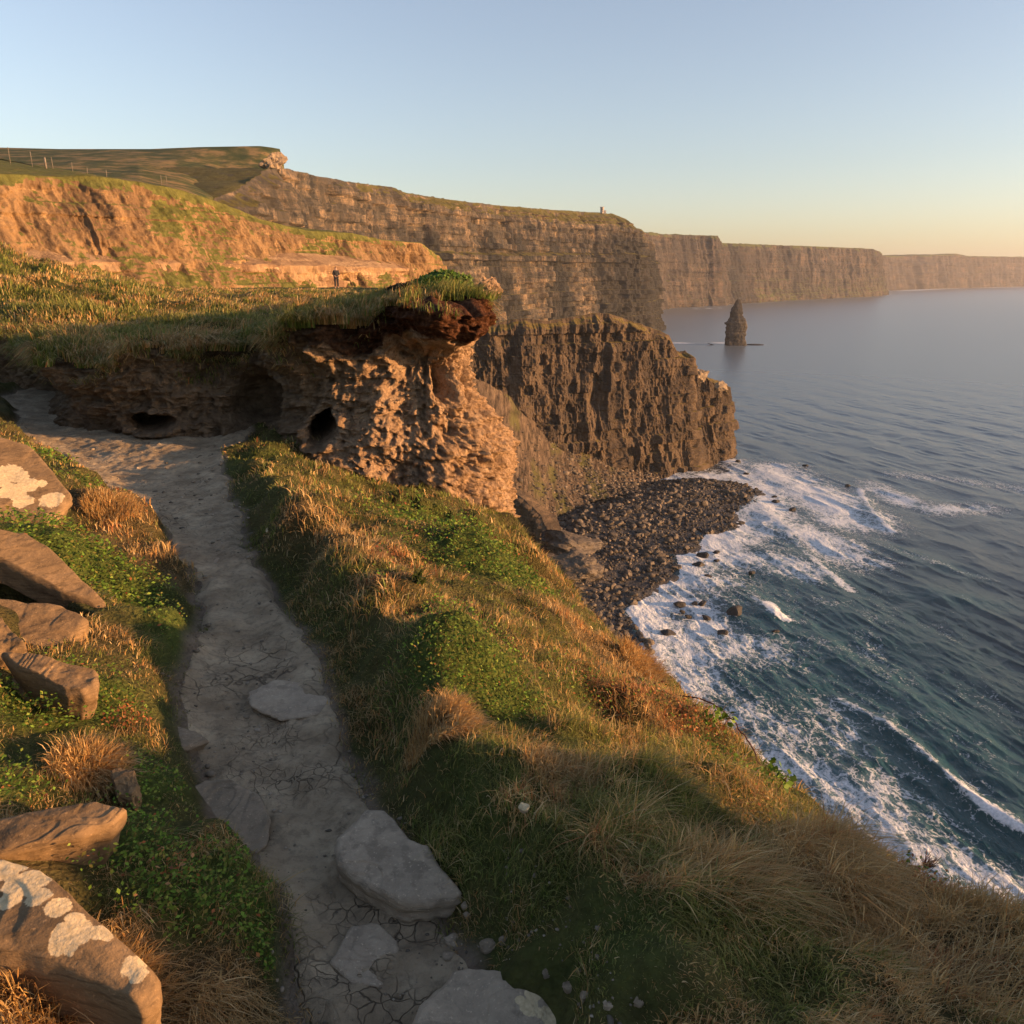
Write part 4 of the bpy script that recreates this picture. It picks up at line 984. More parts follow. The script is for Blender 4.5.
def boulders():
    # crag on the brow of the hill
    for (u, v, w, sc3, lab) in [(273, 163, 25, (1, .8, .85), 'small rock crag at the brow of the green hill'), (262, 178, 26, (1, .7, .6), 'low rock outcrop just left of and below the crag on the hill')]:
        p = at_y(u, v, 560); s = .5 * w / F * 560
        me = boulder_mesh('rock_crag', 640 + u, 5, M_CRAG, .38); tag(put(me, 'rock_crag', p, (s * sc3[0], s * sc3[1], s * sc3[2] * 1.3), .3), lab, 'rock')
    for (u, v, w, sz_, lab) in [(681, 358, 12, (.8, .8, 1.3), 'dark pointed pinnacle on the shoulder of the brown headland'), (699, 376, 20, (1, .8, .7), 'blocky knob on the right step of the brown headland'), (722, 386, 16, (1, .8, .7), 'last blocky knob above the sea end of the brown headland')]:
        p = at_y(u, v, 446); s = .5 * w / F * 446; tag(put(boulder_mesh('rock_pinnacle', 670 + u, 5, M_CRAG, .3), 'rock_pinnacle', p, (s * sz_[0], s * sz_[1], s * sz_[2] * 1.3), .2), lab, 'rock')
    p = at_y(488, 291, 8.75); tag(put(boulder_mesh('clay_lump', 661, 4, M_CLAY, .35), 'clay_lump', p, (.14, .14, .24), .4), 'jagged upright clay lump on the right end of the pillar top', 'rock')
    # sizes: many small as stuff, the largest as things
    N = 9000
    xs = rng.uniform(-60, 135, N * 6); ys = rng.uniform(190, 408, N * 6)
    ok = inpoly(xs, ys, BEACH); xs, ys = xs[ok][:N], ys[ok][:N]
    sz = np.clip(rng.lognormal(-.40, .50, len(xs)), .25, 2.2)
    zz = beach_h(xs, ys)
    # visibility: image size
    cf = ys * CP - zz * SP; u = 512 + F * xs / cf; cu = ys * SP + zz * CP; v = 512 - F * cu / cf
    vis = (u > 545) & (v > 470) & (v < 660) & ((u - 560) > (v - 590) * 1.05)
    app = sz / cf * vis
    order = np.argsort(-app); big = order[:285]; rest = order[285:]
    lab = 'angular grey brown boulder among many on the shingle beach below the headland'
    for i in big:
        o = put(BM[int(rng.integers(0, 8))], 'beach_boulder', (xs[i], ys[i], zz[i] + .25 * sz[i]), sz[i] * 1.05, rng.uniform(0, 6.3))
        tag(o, lab, 'boulder', 'boulders on the beach')
    base = []
    for k in range(5):
        me = boulder_mesh('t', 560 + k, 1); c_ = np.empty(len(me.vertices) * 3); me.vertices.foreach_get('co', c_)
        fa = np.array([p.vertices[:] for p in me.polygons]); base.append((c_.reshape(-1, 3), fa)); bpy.data.meshes.remove(me)
    V, T, Cc, k0 = [], [], [], 0
    for i in rest:
        bv, bf = base[i % 5]; a = rng.uniform(0, 6.3); ca, sa = math.cos(a), math.sin(a)
        w = bv * sz[i] * .95; w = np.stack([w[:, 0] * ca - w[:, 1] * sa, w[:, 0] * sa + w[:, 1] * ca, w[:, 2]], -1) + (xs[i], ys[i], zz[i] + .2 * sz[i])
        V.append(w); T.append(bf + k0); k0 += len(bv); Cc.append(np.full(len(bv), rng.uniform(0, 1) * min(1, .25 + (zz[i] - SEA) / 3.5)))
    n = NT('shingle_stones', .75, .3)
    c = n.ramp(n.attr('tint'), [(0, (.02, .018, .016)), (.6, (.075, .062, .047)), (1, (.22, .17, .12))]); n.col(c)
    o = mesh_np('beach_shingle', np.vstack(V), tris=np.vstack(T), mat=n.m, smooth=False, cols={'tint': np.concatenate(Cc)})
    tag(o, kind='stuff')
    # loose stones on the scree
    ms = bpy.data.objects['scree_slope'].data; cc_ = np.empty(len(ms.vertices) * 3); ms.vertices.foreach_get('co', cc_); cc_ = cc_.reshape(-1, 3)
    V, T, Cc, k0 = [], [], [], 0
    for i in rng.integers(0, len(cc_), 4200):
        p_ = cc_[i]; low = 1 - (p_[2] + 107) / 45
        if rng.uniform() > .25 + .9 * max(0, low): continue
        bv, bf = base[i % 5]; w = bv * rng.lognormal(-.75, .5) * (.8 + .7 * max(0, low)) + p_; V.append(w); T.append(bf + k0); k0 += len(bv); Cc.append(np.full(len(bv), rng.uniform(.1, .9)))
    o = mesh_np('scree_stones', np.vstack(V), tris=np.vstack(T), mat=n.m, smooth=False, cols={'tint': np.concatenate(Cc)}); tag(o, kind='stuff')
    # surf rocks, each where the photograph shows it
    S = [(625, 590, 22, 'big block')]
    desc = [(824, 609, 0, '')]
    for u, v, w, lab in [(734, 614, 24, 'flat dark surf rock alone in foam beside the small breaking wave'), (668, 634, 17, 'dark surf rock nearest the shore curve of white foam'), (702, 604, 10, 'small dark surf rock right of the row of three'),
                         (682, 612, 9, 'middle one of a row of small surf rocks left of the flat dark rock'), (688, 617, 9, 'lower one of a row of small surf rocks left of the flat dark rock'), (679, 605, 14, 'low surf rock at the upper left of the row of three'),
                         (695, 604, 9, 'rock awash between the row of three and the beach tip'), (706, 618, 10, 'rounded surf rock a little left of the flat dark rock'), (751, 573, 9, 'single rounded surf rock far out in the foam below the beach tip'),
                         (716, 553, 9, 'upper of two surf rocks off the beach tip'), (716, 561, 8, 'lower of two surf rocks off the beach tip'), (702, 556, 14, 'surf rock touching the beach beside two smaller ones'), (699, 566, 15, 'long surf rock at the waterline beneath the beach tip'),
                         (708, 577, 10, 'surf rock half under foam below the waterline cluster'), (692, 543, 12, 'surf rock in the inlet on the right side of the beach'), (733, 525, 8, 'surf rock just off the outer beach corner'), (741, 523, 8, 'outer surf rock off the beach corner'),
                         (775, 502, 10, 'dark surf rock right of the beach point'), (774, 497, 6, 'tiny surf rock above the one right of the beach point'), (792, 510, 8, 'low flat surf rock out past the beach point'), (746, 474, 6, 'tiny surf rock near the foot of the headland'), (738, 462, 9, 'surf rock at the corner of the headland'),
                         (805, 466, 6, 'distant surf rock in white water above the beach point'), (848, 486, 7, 'farthest out surf rock in the white water'), (722, 633, 12, 'barely showing rock awash near the flat dark rock'), (775, 632, 9, 'rock awash below the small breaking wave'), (912, 870, 14, 'dark rock awash close under the grassy edge, lower right'), (658, 572, 12, 'dark block at the waterline on the shore side of the inlet')]:
        p = at_z(u, v, SEA); s = .5 * w / F * np.linalg.norm(p)
        tag(put(WM[int(rng.integers(0, 5))], 'surf_rock', (p[0], p[1], SEA + .15 * s), (s, s * 1.0, s * .8), rng.uniform(-.5, .5)), lab, 'rock', 'rocks in the surf')
    for u, v, w, z, sx, lab in [(596 - 20, 545, 66, -101, (1, .8, .62), 'huge flat topped boulder at the foot of the scree, the upper of two'), (573, 572, 66, -103, (1, .75, .75), 'huge blocky boulder on the beach, the lower of two'), (548, 560, 40, -102, (1, .8, .6), 'large dark boulder left of the two huge ones')]:
        p = at_z(u, v, z); s = .5 * w / F * np.linalg.norm(p)
        me = boulder_mesh('huge_boulder', 590 + int(w + v), 5, M_BLD, .22)
        o = put(me, 'huge_boulder', (p[0], p[1], z), (s * sx[0], s * sx[1], s * sx[2]), .1); tag(o, lab, 'boulder')
boulders()

# ------------------------------------------------------------------ sea stack
M_STK = cliff_mat('sea_stack_rock', (.12, .105, .09), (.065, .06, .052), (.025, .024, .023), (.12, .13, .06), .9, gth=1.2)
def stack():
    Y = 1219.0
    L = [(345, 724.5, 746.5), (341, 725, 746.0), (338, 726, 745.5), (334, 725.5, 745.5), (326, 726, 746.8), (323, 725, 746), (321.5, 727, 746), (319, 729, 745.5), (317, 730, 743), (310, 731, 742.5), (306, 733, 742), (303, 734.5, 741), (300, 736.5, 740.8), (299.3, 737.5, 740.3)]
    rows = []
    vs = np.linspace(346.5, 299.3, 110)
    th = np.linspace(0, 2 * math.pi, 120, endpoint=False)
    for v in vs:
        l = np.interp(-v, [-q[0] for q in L], [q[1] for q in L]); r = np.interp(-v, [-q[0] for q in L], [q[2] for q in L])
        a = at_y(l, v, Y); b = at_y(r, v, Y); c_ = (a + b) / 2; rad = (b[0] - a[0]) / 2
        sq = 1 / np.maximum(np.abs(np.cos(th)), np.abs(np.sin(th))) ** .5
        x = c_[0] + rad * np.cos(th) * sq * .95; y = Y + rad * .8 * np.sin(th) * sq
        rows.append(P3(x, y, c_[2]))
    co = np.array(rows); cen = co.mean(1, keepdims=True)
    d = co - cen; bed = np.floor(co[..., 2] / 3.2)
    s = 1 + .10 * fbm(co / np.array([5, 5, 9.]), 4, 600) + .09 * vn(P3(co[..., 0] / 12, co[..., 1] / 12, bed * 1.7 + .5), 604) + .05 * fbm(co / 2, 3, 606)
    co = cen + d * s[..., None]
    co = np.concatenate([co, co[-1:].mean(1, keepdims=True) + 0 * co[-1:]], 0)
    o = grid_mesh('sea_stack', co, M_STK, wrap=True, smooth=False, cols={'veg': 0 * co[..., 0]}, flip=True)
    tag(o, 'tall tapering grey rock pillar standing alone in the sea', 'sea stack')
    p = at_z(757, 345, SEA)
    for (u, w, dep, hh, lab) in [(755, 22, 5, 2.4, 'low dark reef joined to the right foot of the sea stack'), (713, 14, 3, 1.0, 'low reef awash left of the sea stack')]:
        p = at_z(u, 345, SEA); s = .5 * w / F * np.linalg.norm(p)
        o = put(boulder_mesh('low_reef', 610 + u, 3, M_WET), 'low_reef', (p[0], p[1], SEA), (s, dep * 1.6, hh * 1.3), 0); tag(o, lab, 'rock')
stack()

# ------------------------------------------------------------------ tower, fence posts, walker
def cyl_rows(prof, n=32):
    th = np.linspace(0, 2 * math.pi, n, endpoint=False)
    return np.array([[(r * math.cos(a), r * math.sin(a), z) for a in th] for r, z in prof])
n = NT('pale_stone', .9); n.col(n.ramp(n.noise(n.pos(), .8, 4), [(.3, (.30, .27, .24)), (.7, (.46, .42, .37))])); M_TOW = n.m
n = NT('window_dark', .4); n.col((.03, .03, .035)); M_WIN = n.m
def tower():
    p = at_y(602, 213.2, 1372); t = empty('stone_tower', (p[0], p[1], p[2] - .5))
    tag(t, 'tiny round stone lookout tower on top of the tall layered cliff', 'tower')
    co = cyl_rows([(0, 0), (3.2, 0), (3.0, 1), (3.0, 8.6), (3.35, 8.8), (3.35, 9.8), (2.9, 9.8), (2.9, 9.2), (0, 9.2)])
    grid_mesh('tower_wall', co, M_TOW, wrap=True, parent=t, smooth=False, flip=True)
    import bmesh
    def box(name, x, y, z, sx, sy, sz, m):
        bm = bmesh.new(); bmesh.ops.create_cube(bm, size=1)
        for v in bm.verts: v.co = (v.co.x * sx + x, v.co.y * sy + y, v.co.z * sz + z)
        me = bpy.data.meshes.new(name); bm.to_mesh(me); bm.free(); me.materials.append(m)
        o = bpy.data.objects.new(name, me); COL.objects.link(o); o.parent = t; return o
    for k in range(8):
        a = k * math.pi / 4 + .2; box('merlon', 3.1 * math.cos(a), 3.1 * math.sin(a), 10.1, .9, .9, .8, M_TOW)
    box('annex', 4.6, 0, 2.3, 3.6, 4.0, 5.2, M_TOW)
    for a, z in ((-1.2, 3), (-1.2, 6.2), (-2.2, 6.2)): box('window', 3.0 * math.cos(a), 3.0 * math.sin(a), z, .7, .5, 1.3, M_WIN)
    q = at_y(606, 214.2, 1390)
tower()

n = NT('weathered_post', .9); n.col(n.ramp(n.noise(n.pos(), 6, 4), [(.3, (.12, .105, .09)), (.7, (.25, .22, .18))])); M_POST = n.m
def posts():
    for k, (u, vt, vb, y) in enumerate([(10, 151, 159, 124), (32, 155, 162, 126), (46, 160, 165, 128), (53, 160, 166, 129), (73, 165, 171, 132), (88, 170, 175, 133), (107, 172, 177, 134), (162, 178, 185, 150), (167, 178, 185, 151)]):
        a = at_y(u, vb + 2, y); h = (vb - vt) / F * y * 1.15 + .4
        w = .042 if k != 2 else .13
        co = cyl_rows([(0, -.4), (w, -.4), (w, h - .04), (w * .8, h), (0, h)], 10); co[2:, :, 0] += rng.uniform(-.05, .05)
        o = grid_mesh('fence_post', co, M_POST, wrap=True, flip=True); o.location = a
        lab = ['leftmost fence post on the clifftop', 'second fence post from the left', 'thick short post, third from the left', 'fence post just right of the thick short one', 'fence post midway along the clifftop row', 'sixth fence post, low on the clifftop slope', 'seventh and rightmost post of the main row', 'left one of the distant pair of posts', 'right one of the distant pair of posts'][k]
        tag(o, lab, 'post', 'fence posts on the clifftop')
posts()

def skin_mesh(name, verts, edges, radii, mat, parent=None, sub=2, root=0):
    me = bpy.data.meshes.new(name); me.from_pydata(verts, edges, [])
    o = bpy.data.objects.new(name, me); COL.objects.link(o)
    m = o.modifiers.new('s', 'SKIN')
    for i, r in enumerate(radii):
        sv = me.skin_vertices[0].data[i]; sv.radius = (r, r) if not hasattr(r, '__len__') else r; sv.use_root = (i == root)
    m.use_smooth_shade = True
    s = o.modifiers.new('u', 'SUBSURF'); s.levels = sub; s.render_levels = sub
    dg = bpy.context.evaluated_depsgraph_get(); dg.update(); me2 = bpy.data.meshes.new_from_object(o.evaluated_get(dg))
    bpy.data.objects.remove(o); me2.name = name
    me2.materials.clear(); me2.materials.append(mat)
    o = bpy.data.objects.new(name, me2); COL.objects.link(o)
    if parent: o.parent = parent
    return o
def flat(name, c, rough=.8):
    n = NT(name, rough, .2); n.col(n.ramp(n.noise(n.pos(), 12, 4), [(.3, tuple(x * .75 for x in c)), (.7, c)])); return n.m
def person():
    g = at_y(337, 289.5, 62)
    g = np.array([g[0], 62.0, plat_h(np.array([g[0]]), np.array([62.0]))[0]])
    topz = at_y(337, 266.5, 62)[2]; sc = (topz - g[2]) / 1.76
    sc = min(max(sc, .9), 1.12)
    t = empty('person', g); t.scale = (sc,) * 3; t.rotation_euler = (0, 0, .5)
    t['label'] = 'lone walker in dark jacket and dark trousers standing before the ochre cliff'; t['category'] = 'person'
    V = [(0, 0, .95), (0, 0, 1.15), (0, .01, 1.38), (0, .01, 1.50), (0, .0, 1.60), (0, -.01, 1.70),
         (.10, 0, .90), (.11, -.02, .50), (.12, .02, .09), (.13, -.12, .04),
         (-.10, 0, .90), (-.11, .03, .50), (-.12, .03, .09), (-.13, -.11, .04),
         (.19, .01, 1.40), (.26, .03, 1.13), (.20, -.18, 1.02), (.14, -.26, 1.04),
         (-.19, .01, 1.40), (-.26, .03, 1.13), (-.20, -.18, 1.02), (-.14, -.26, 1.04)]
    E = [(0, 1), (1, 2), (2, 3), (3, 4), (4, 5), (0, 6), (6, 7), (7, 8), (8, 9), (0, 10), (10, 11), (11, 12), (12, 13), (2, 14), (14, 15), (15, 16), (16, 17), (2, 18), (18, 19), (19, 20), (20, 21)]
    R = [.13, .13, .14, .06, .085, .07, .09, .065, .05, .045, .09, .065, .05, .045, .07, .05, .042, .035, .07, .05, .042, .035]
    skin_mesh('body', V, E, R, flat('skin', (.45, .28, .2)), t)
    dk = flat('dark_jacket', (.028, .03, .034)); tr = flat('dark_trousers', (.03, .032, .04)); hr = flat('hair', (.03, .02, .015))
    J = [(0, 0, .92), (0, 0, 1.15), (0, .01, 1.38), (0, .01, 1.47), (.19, .01, 1.40), (.26, .03, 1.13), (.205, -.16, 1.025), (-.19, .01, 1.40), (-.26, .03, 1.13), (-.205, -.16, 1.025)]
    skin_mesh('jacket', J, [(0, 1), (1, 2), (2, 3), (2, 4), (4, 5), (5, 6), (2, 7), (7, 8), (8, 9)], [(.20, .15), (.175, .15), (.18, .155), .08, .085, .065, .055, .085, .065, .055], dk, t)
    Q = [(0, 0, .97), (.10, 0, .88), (.11, -.02, .50), (.12, .02, .13), (-.10, 0, .88), (-.11, .03, .50), (-.12, .03, .13)]
    skin_mesh('trousers', Q, [(0, 1), (1, 2), (2, 3), (0, 4), (4, 5), (5, 6)], [.15, .11, .08, .07, .11, .08, .07], tr, t)
    skin_mesh('hair', [(0, .02, 1.66), (0, .01, 1.74)], [(0, 1)], [.088, .075], hr, t)
person()
print('objects', time.time() - T0)

# ------------------------------------------------------------------ vegetation
n = NT('grass_blade', .6, .15)
n.put(n.b.inputs['Base Color'], n.attr('Col', 'Color'))
tr = n.n('ShaderNodeBsdfTranslucent'); n.put(tr.inputs['Color'], n.attr('Col', 'Color'))
mx = n.n('ShaderNodeMixShader'); mx.inputs[0].default_value = .30
n.t.links.new(n.b.outputs[0], mx.inputs[1]); n.t.links.new(tr.outputs[0], mx.inputs[2]); n.t.links.new(mx.outputs[0], n.out.inputs['Surface'])
M_BLADE = n.m
def pal(cols, k):
    cols = np.array(cols); return cols[k % len(cols)]
DRY = np.array([(.50, .34, .14), (.44, .28, .11), (.58, .44, .23), (.46, .25, .09), (.36, .25, .11)])
RED = np.array([(.34, .12, .045), (.42, .17, .06), (.24, .09, .04), (.40, .22, .10)])
GRN = np.array([(.09, .15, .025), (.13, .19, .035), (.17, .20, .05), (.06, .10, .02), (.22, .22, .06)])
LEF = np.array([(.11, .20, .025), (.15, .25, .035), (.07, .13, .02), (.20, .26, .045), (.19, .17, .04)])

def blades_mesh(name, x, y, z, L, Wd, leanx, leany, colr, tipc=None, droop=.5):
    n_ = len(x)
    a = rng.uniform(0, 2 * math.pi, n_)
    dx, dy = np.cos(a) * Wd, np.sin(a) * Wd
    B = P3(x, y, z)
    lean = np.stack([leanx, leany, np.zeros(n_)], -1)
    up = np.array([0, 0, 1.0])
    ln = np.linalg.norm(lean, axis=1, keepdims=True)
    l1 = B + (up * (1 - .15 * ln) + lean * .35) * (L * .40)[:, None]
    l2 = l1 + (up * (.80 - .45 * np.minimum(ln, 1.3)) + lean * .9) * (L * .34)[:, None]
    l3 = l2 + (up * (.45 - droop * np.minimum(ln, 1.3)) + lean * 1.2) * (L * .30)[:, None]
    D = np.stack([dx, dy, np.zeros(n_)], -1)
    V = np.stack([B - D, B + D, l1 - D * .85, l1 + D * .85, l2 - D * .55, l2 + D * .55, l3], 1)
    i = (np.arange(n_) * 7)[:, None]
    Q = np.concatenate([i + np.array([[0, 1, 3, 2]]), i + np.array([[2, 3, 5, 4]])], 0)
    Tt = i + np.array([[4, 5, 6]])
    c = np.repeat(colr[:, None], 7, 1) 
    if tipc is not None:
        wv = np.array([0, 0, .25, .25, .7, .7, 1])[None, :, None]; c = c * (1 - wv) + tipc[:, None] * wv
    return mesh_np(name, V.reshape(-1, 3), quads=Q, tris=Tt, mat=M_BLADE, smooth=False, cols={'Col': c.reshape(-1, 3)})

def choose(g, lf, rd, dr, n_, cl=None):
    w = np.stack([g * .8, dr * 1.0, rd * .8], 1); w /= w.sum(1, keepdims=True)
    u = rng.uniform(0, 1, n_)
    if cl is not None: u = np.clip(.5 * u + .5 * (.5 + .75 * cl), 0, .999)
    k = (u > w[:, 0]).astype(int) + (u > w[:, 0] + w[:, 1])
    i = rng.integers(0, 60, n_)
    c = np.where((k == 0)[:, None], GRN[i % 5], np.where((k == 1)[:, None], DRY[i % 5], RED[i % 4]))
    c = c * rng.uniform(.75, 1.25, (n_, 1))
    return k, c

def near_grass(N=380000):
    r = .85 * (9.5 / .85) ** rng.uniform(0, 1, N); a = np.radians(rng.uniform(-42, 42, N))
    x, y = r * np.sin(a), r * np.cos(a)
    pm = pathmask(x, y); ex = np.interp(y, EDy, EDx)
    thin = rng.uniform(0, 1, N)
    # clumping
    cl = vn(P3(x * 6, y * 6, 0), 701) * .5 + vn(P3(x * 15, y * 15, 0), 702) * .5
    ok = (pm < .035 - .07 * thin) & (x < ex + 1.0) & (thin < .72 + .6 * cl)
    for poly in ROCK_POLYS: ok &= ~inpoly(x, y, poly)
    x, y, r, pm = x[ok], y[ok], r[ok], pm[ok]; n_ = len(x)
    z = H(x, y) - .01
    g, lf, rd, dr, ln = zone_fields(x, y)
    keep = rng.uniform(0, 1, n_) > .62 * np.clip(lf, 0, 1)
    x, y, z, r, pm, g, lf, rd, dr, ln = [q[keep] for q in (x, y, z, r, pm, g, lf, rd, dr, ln)]; n_ = len(x)
    cl = vn(P3(x * 5, y * 5, 0), 703)
    k, c = choose(g, lf, rd, dr, n_, vn(P3(x * 10, y * 10, 0), 706) * .6 + .5 * vn(P3(x * 24, y * 24, 0), 707))
    c = c * (1 + .25 * vn(P3(x * 14, y * 14, 0), 708))[:, None]
    left = x < xl(y)
    L = (.075 + .055 * rng.uniform(0, 1, n_)) * .70 * ln * np.clip(1 + .55 * cl + .45 * vn(P3(x * 13, y * 13, 0), 709), .3, 2) * np.where(left, .62, 1.0) * (.35 + .65 * sm(-.01, -.2, pm) if False else (.6 + .4 * sm(.0, .15, -pm)))
    L *= np.where(k == 0, .85, 1.0)
    Wd = np.maximum(.0009, .00040 * r) * rng.uniform(.7, 1.3, n_) * np.where(rng.uniform(0, 1, n_) < .10, 2.3, 1.0)
    # wind combed in patches, mostly down slope to the right and toward the viewer
    ax = .22 + .32 * vn(P3(x * 1.6, y * 1.6, 0), 704) + .55 * vn(P3(x * 7, y * 7, 0), 714) + rng.normal(0, .55, n_); ay = -.22 + .32 * vn(P3(x * 1.6, y * 1.6, 9), 705) + .55 * vn(P3(x * 7, y * 7, 5), 715) + rng.normal(0, .55, n_)
    ax = np.where(left, ax * .8 + .2, ax)
    tip = c * .6 + .4 * DRY[rng.integers(0, 5, n_)]
    o = blades_mesh('cliff_grass', x, y, z, L, Wd, ax, ay, c, tip); tag(o, kind='stuff')

def leaves(N=300000):
    r = .85 * (9.0 / .85) ** (rng.uniform(0, 1, N) ** .9); a = np.radians(rng.uniform(-42, 42, N))
    x, y = r * np.sin(a), r * np.cos(a)
    pm = pathmask(x, y); ex = np.interp(y, EDy, EDx)
    g, lf, rd, dr, ln = zone_fields(x, y)
    cl = vn(P3(x * 9, y * 9, 4), 711) * .5 + .5 * vn(P3(x * 22, y * 22, 4), 712)
    ok = (pm < -.04) & (x < ex + .6) & (rng.uniform(0, 1, N) < np.clip((lf + .8 * np.clip(rd - .45, 0, 1)) * (1.0 + .9 * cl) - .05, 0, 1))
    for poly in ROCK_POLYS: ok &= ~inpoly(x, y, poly)
    x, y, r, cl, rd = x[ok], y[ok], r[ok], cl[ok], rd[ok]; n_ = len(x)
    z = H(x, y) + .012 + rng.uniform(.0, .05, n_) * (1 + .8 * cl) + .01
    s = np.maximum(.0042, .0017 * r) * rng.uniform(.6, 1.4, n_)
    nrm = np.stack([rng.normal(0, .6, n_), rng.normal(-.15, .6, n_), np.ones(n_)], -1); nrm /= np.linalg.norm(nrm, axis=1, keepdims=True)
    t1 = np.cross(nrm, rng.normal(size=(n_, 3))); t1 /= np.linalg.norm(t1, axis=1, keepdims=True); t2 = np.cross(nrm, t1)
    P = P3(x, y, z); s = s[:, None]
    V = np.stack([P - t1 * s * 1.3, P - t2 * s * .8 + nrm * s * .2, P + t1 * s * 1.3, P + t2 * s * .8 + nrm * s * .2], 1)
    i = (np.arange(n_) * 4)[:, None]
    k = rng.integers(0, 60, n_)
    c = LEF[k % 5] * rng.uniform(.7, 1.3, (n_, 1)); m = rng.uniform(0, 1, n_) < .02 + .9 * np.clip(rd - .25, 0, 1); c[m] = RED[k[m] % 4]
    o = mesh_np('ground_cover_leaves', V.reshape(-1, 3), quads=i + np.array([[0, 1, 2, 3]]), mat=M_BLADE, smooth=False, cols={'Col': np.repeat(c, 4, 0)}); tag(o, kind='stuff')

def far_grass(N=260000):
    r = 7.4 * (60 / 7.4) ** (rng.uniform(0, 1, N) ** 1.25); a = np.radians(rng.uniform(-38, .5, N))
    x, y = r * np.sin(a), r * np.cos(a)
    zr_, sd_, d, nn = rim_info(x, y)
    ex = -.35 - .10 * (y - 9)
    ok = (sd_ < .04) & (x < ex + .1)
    # the peaty pillar top is bare apart from tufts
    ok &= ~((x > -.62) & (y < 9.2) & (rng.uniform(0, 1, N) < .7))
    x, y, r, d, zr_, nn = x[ok], y[ok], r[ok], d[ok], zr_[ok], nn[ok]; n_ = len(x)
    z = zr_ - .03
    g = np.clip(.95 + .5 * vn(P3(x * .8, y * .8, 0), 721) + .25 * vn(P3(x * 2.5, y * 2.5, 0), 722), 0, 1.3); dr = np.clip(.22 - .5 * vn(P3(x * .8, y * .8, 0), 721) + .35 * sm(10, 16, y), .05, 1.3)
    k, c = choose(g, g * 0, .10 + 0 * g, dr, n_, .7 * vn(P3(x * 2.6, y * 2.6, 0), 726) + .5 * vn(P3(x * 7, y * 7, 0), 727))
    L = (.13 + .10 * rng.uniform(0, 1, n_)) * (1 + .5 * vn(P3(x * 1.9, y * 1.9, 0), 723)) * (1 + .15 * (d < .4)) * np.where((x > -1.4) & (y < 10), .55 + .5 * rng.uniform(0, 1, n_), 1)
    Wd = .00050 * r * rng.uniform(.7, 1.3, n_)
    ax = .45 + .5 * vn(P3(x, y, 0), 724) + rng.normal(0, .3, n_); ay = -.35 + .4 * vn(P3(x, y, 9), 725) + rng.normal(0, .3, n_) 
    hang = np.clip(1 - d / .30, 0, 1) * .5; ax += nn[:, 0] * hang; ay += nn[:, 1] * hang
    tip = c * .6 + .4 * DRY[rng.integers(0, 5, n_)]
    o = blades_mesh('plateau_grass', x, y, z, L, Wd, ax, ay, c, tip, droop=.75); tag(o, kind='stuff')
def rim_fringe(N=52000):
    # turf hanging over the lip of the bank
    i = rng.integers(60, 1180, N); dpt = rng.exponential(1, N) * (.055 + .05 * vn(P3(bank_s[i] * 2.2, 0, 0), 731)); 
    h = (rimz[i] - BZ[i, 0]); j = np.clip((BNV - 1 - dpt / h * BNV).astype(int), BNV - 150, BNV + 25)
    up_ = rng.uniform(0, 1, N) < .35; j = np.where(up_, BNV + rng.integers(0, 45, N), j)
    x, y, z = BX[i, j], BY[i, j], BZ[i, j]
    keep = (x < -1.9) | (rng.uniform(0, 1, N) < .12) | (up_ & (x < -.8))
    keep &= (vn(P3(bank_s[i] * 4, dpt * 6, 0), 732) + .6 * vn(P3(bank_s[i] * 1.7, 3, 0), 735) > -.02)
    i, j, x, y, z, up_ = [q[keep] for q in (i, j, x, y, z, up_)]; n_ = len(x); nn = rimn[i]
    g = np.clip(.7 + .6 * vn(P3(bank_s[i] * 1.5, 0, 0), 733), 0, 1.2)
    k, c = choose(g, g * 0, .12 + 0 * g, np.clip(.5 - .5 * vn(P3(bank_s[i] * 1.5, 0, 0), 733), .05, 1), n_)
    L = rng.uniform(.06, .19, n_) * (1 + .4 * vn(P3(bank_s[i] * 3, 1, 0), 734)); o_ = np.where(up_, .35, 1.0)
    o = blades_mesh('turf_fringe', x, y, z, L, .0045 * rng.uniform(.6, 1.3, n_), nn[:, 0] * o_ + rng.normal(0, .35, n_), nn[:, 1] * o_ + rng.normal(0, .35, n_), c * .9, c * .6 + .35 * DRY[rng.integers(0, 5, n_)], droop=1.5); tag(o, kind='stuff')
near_grass(); leaves(); far_grass(); rim_fringe()

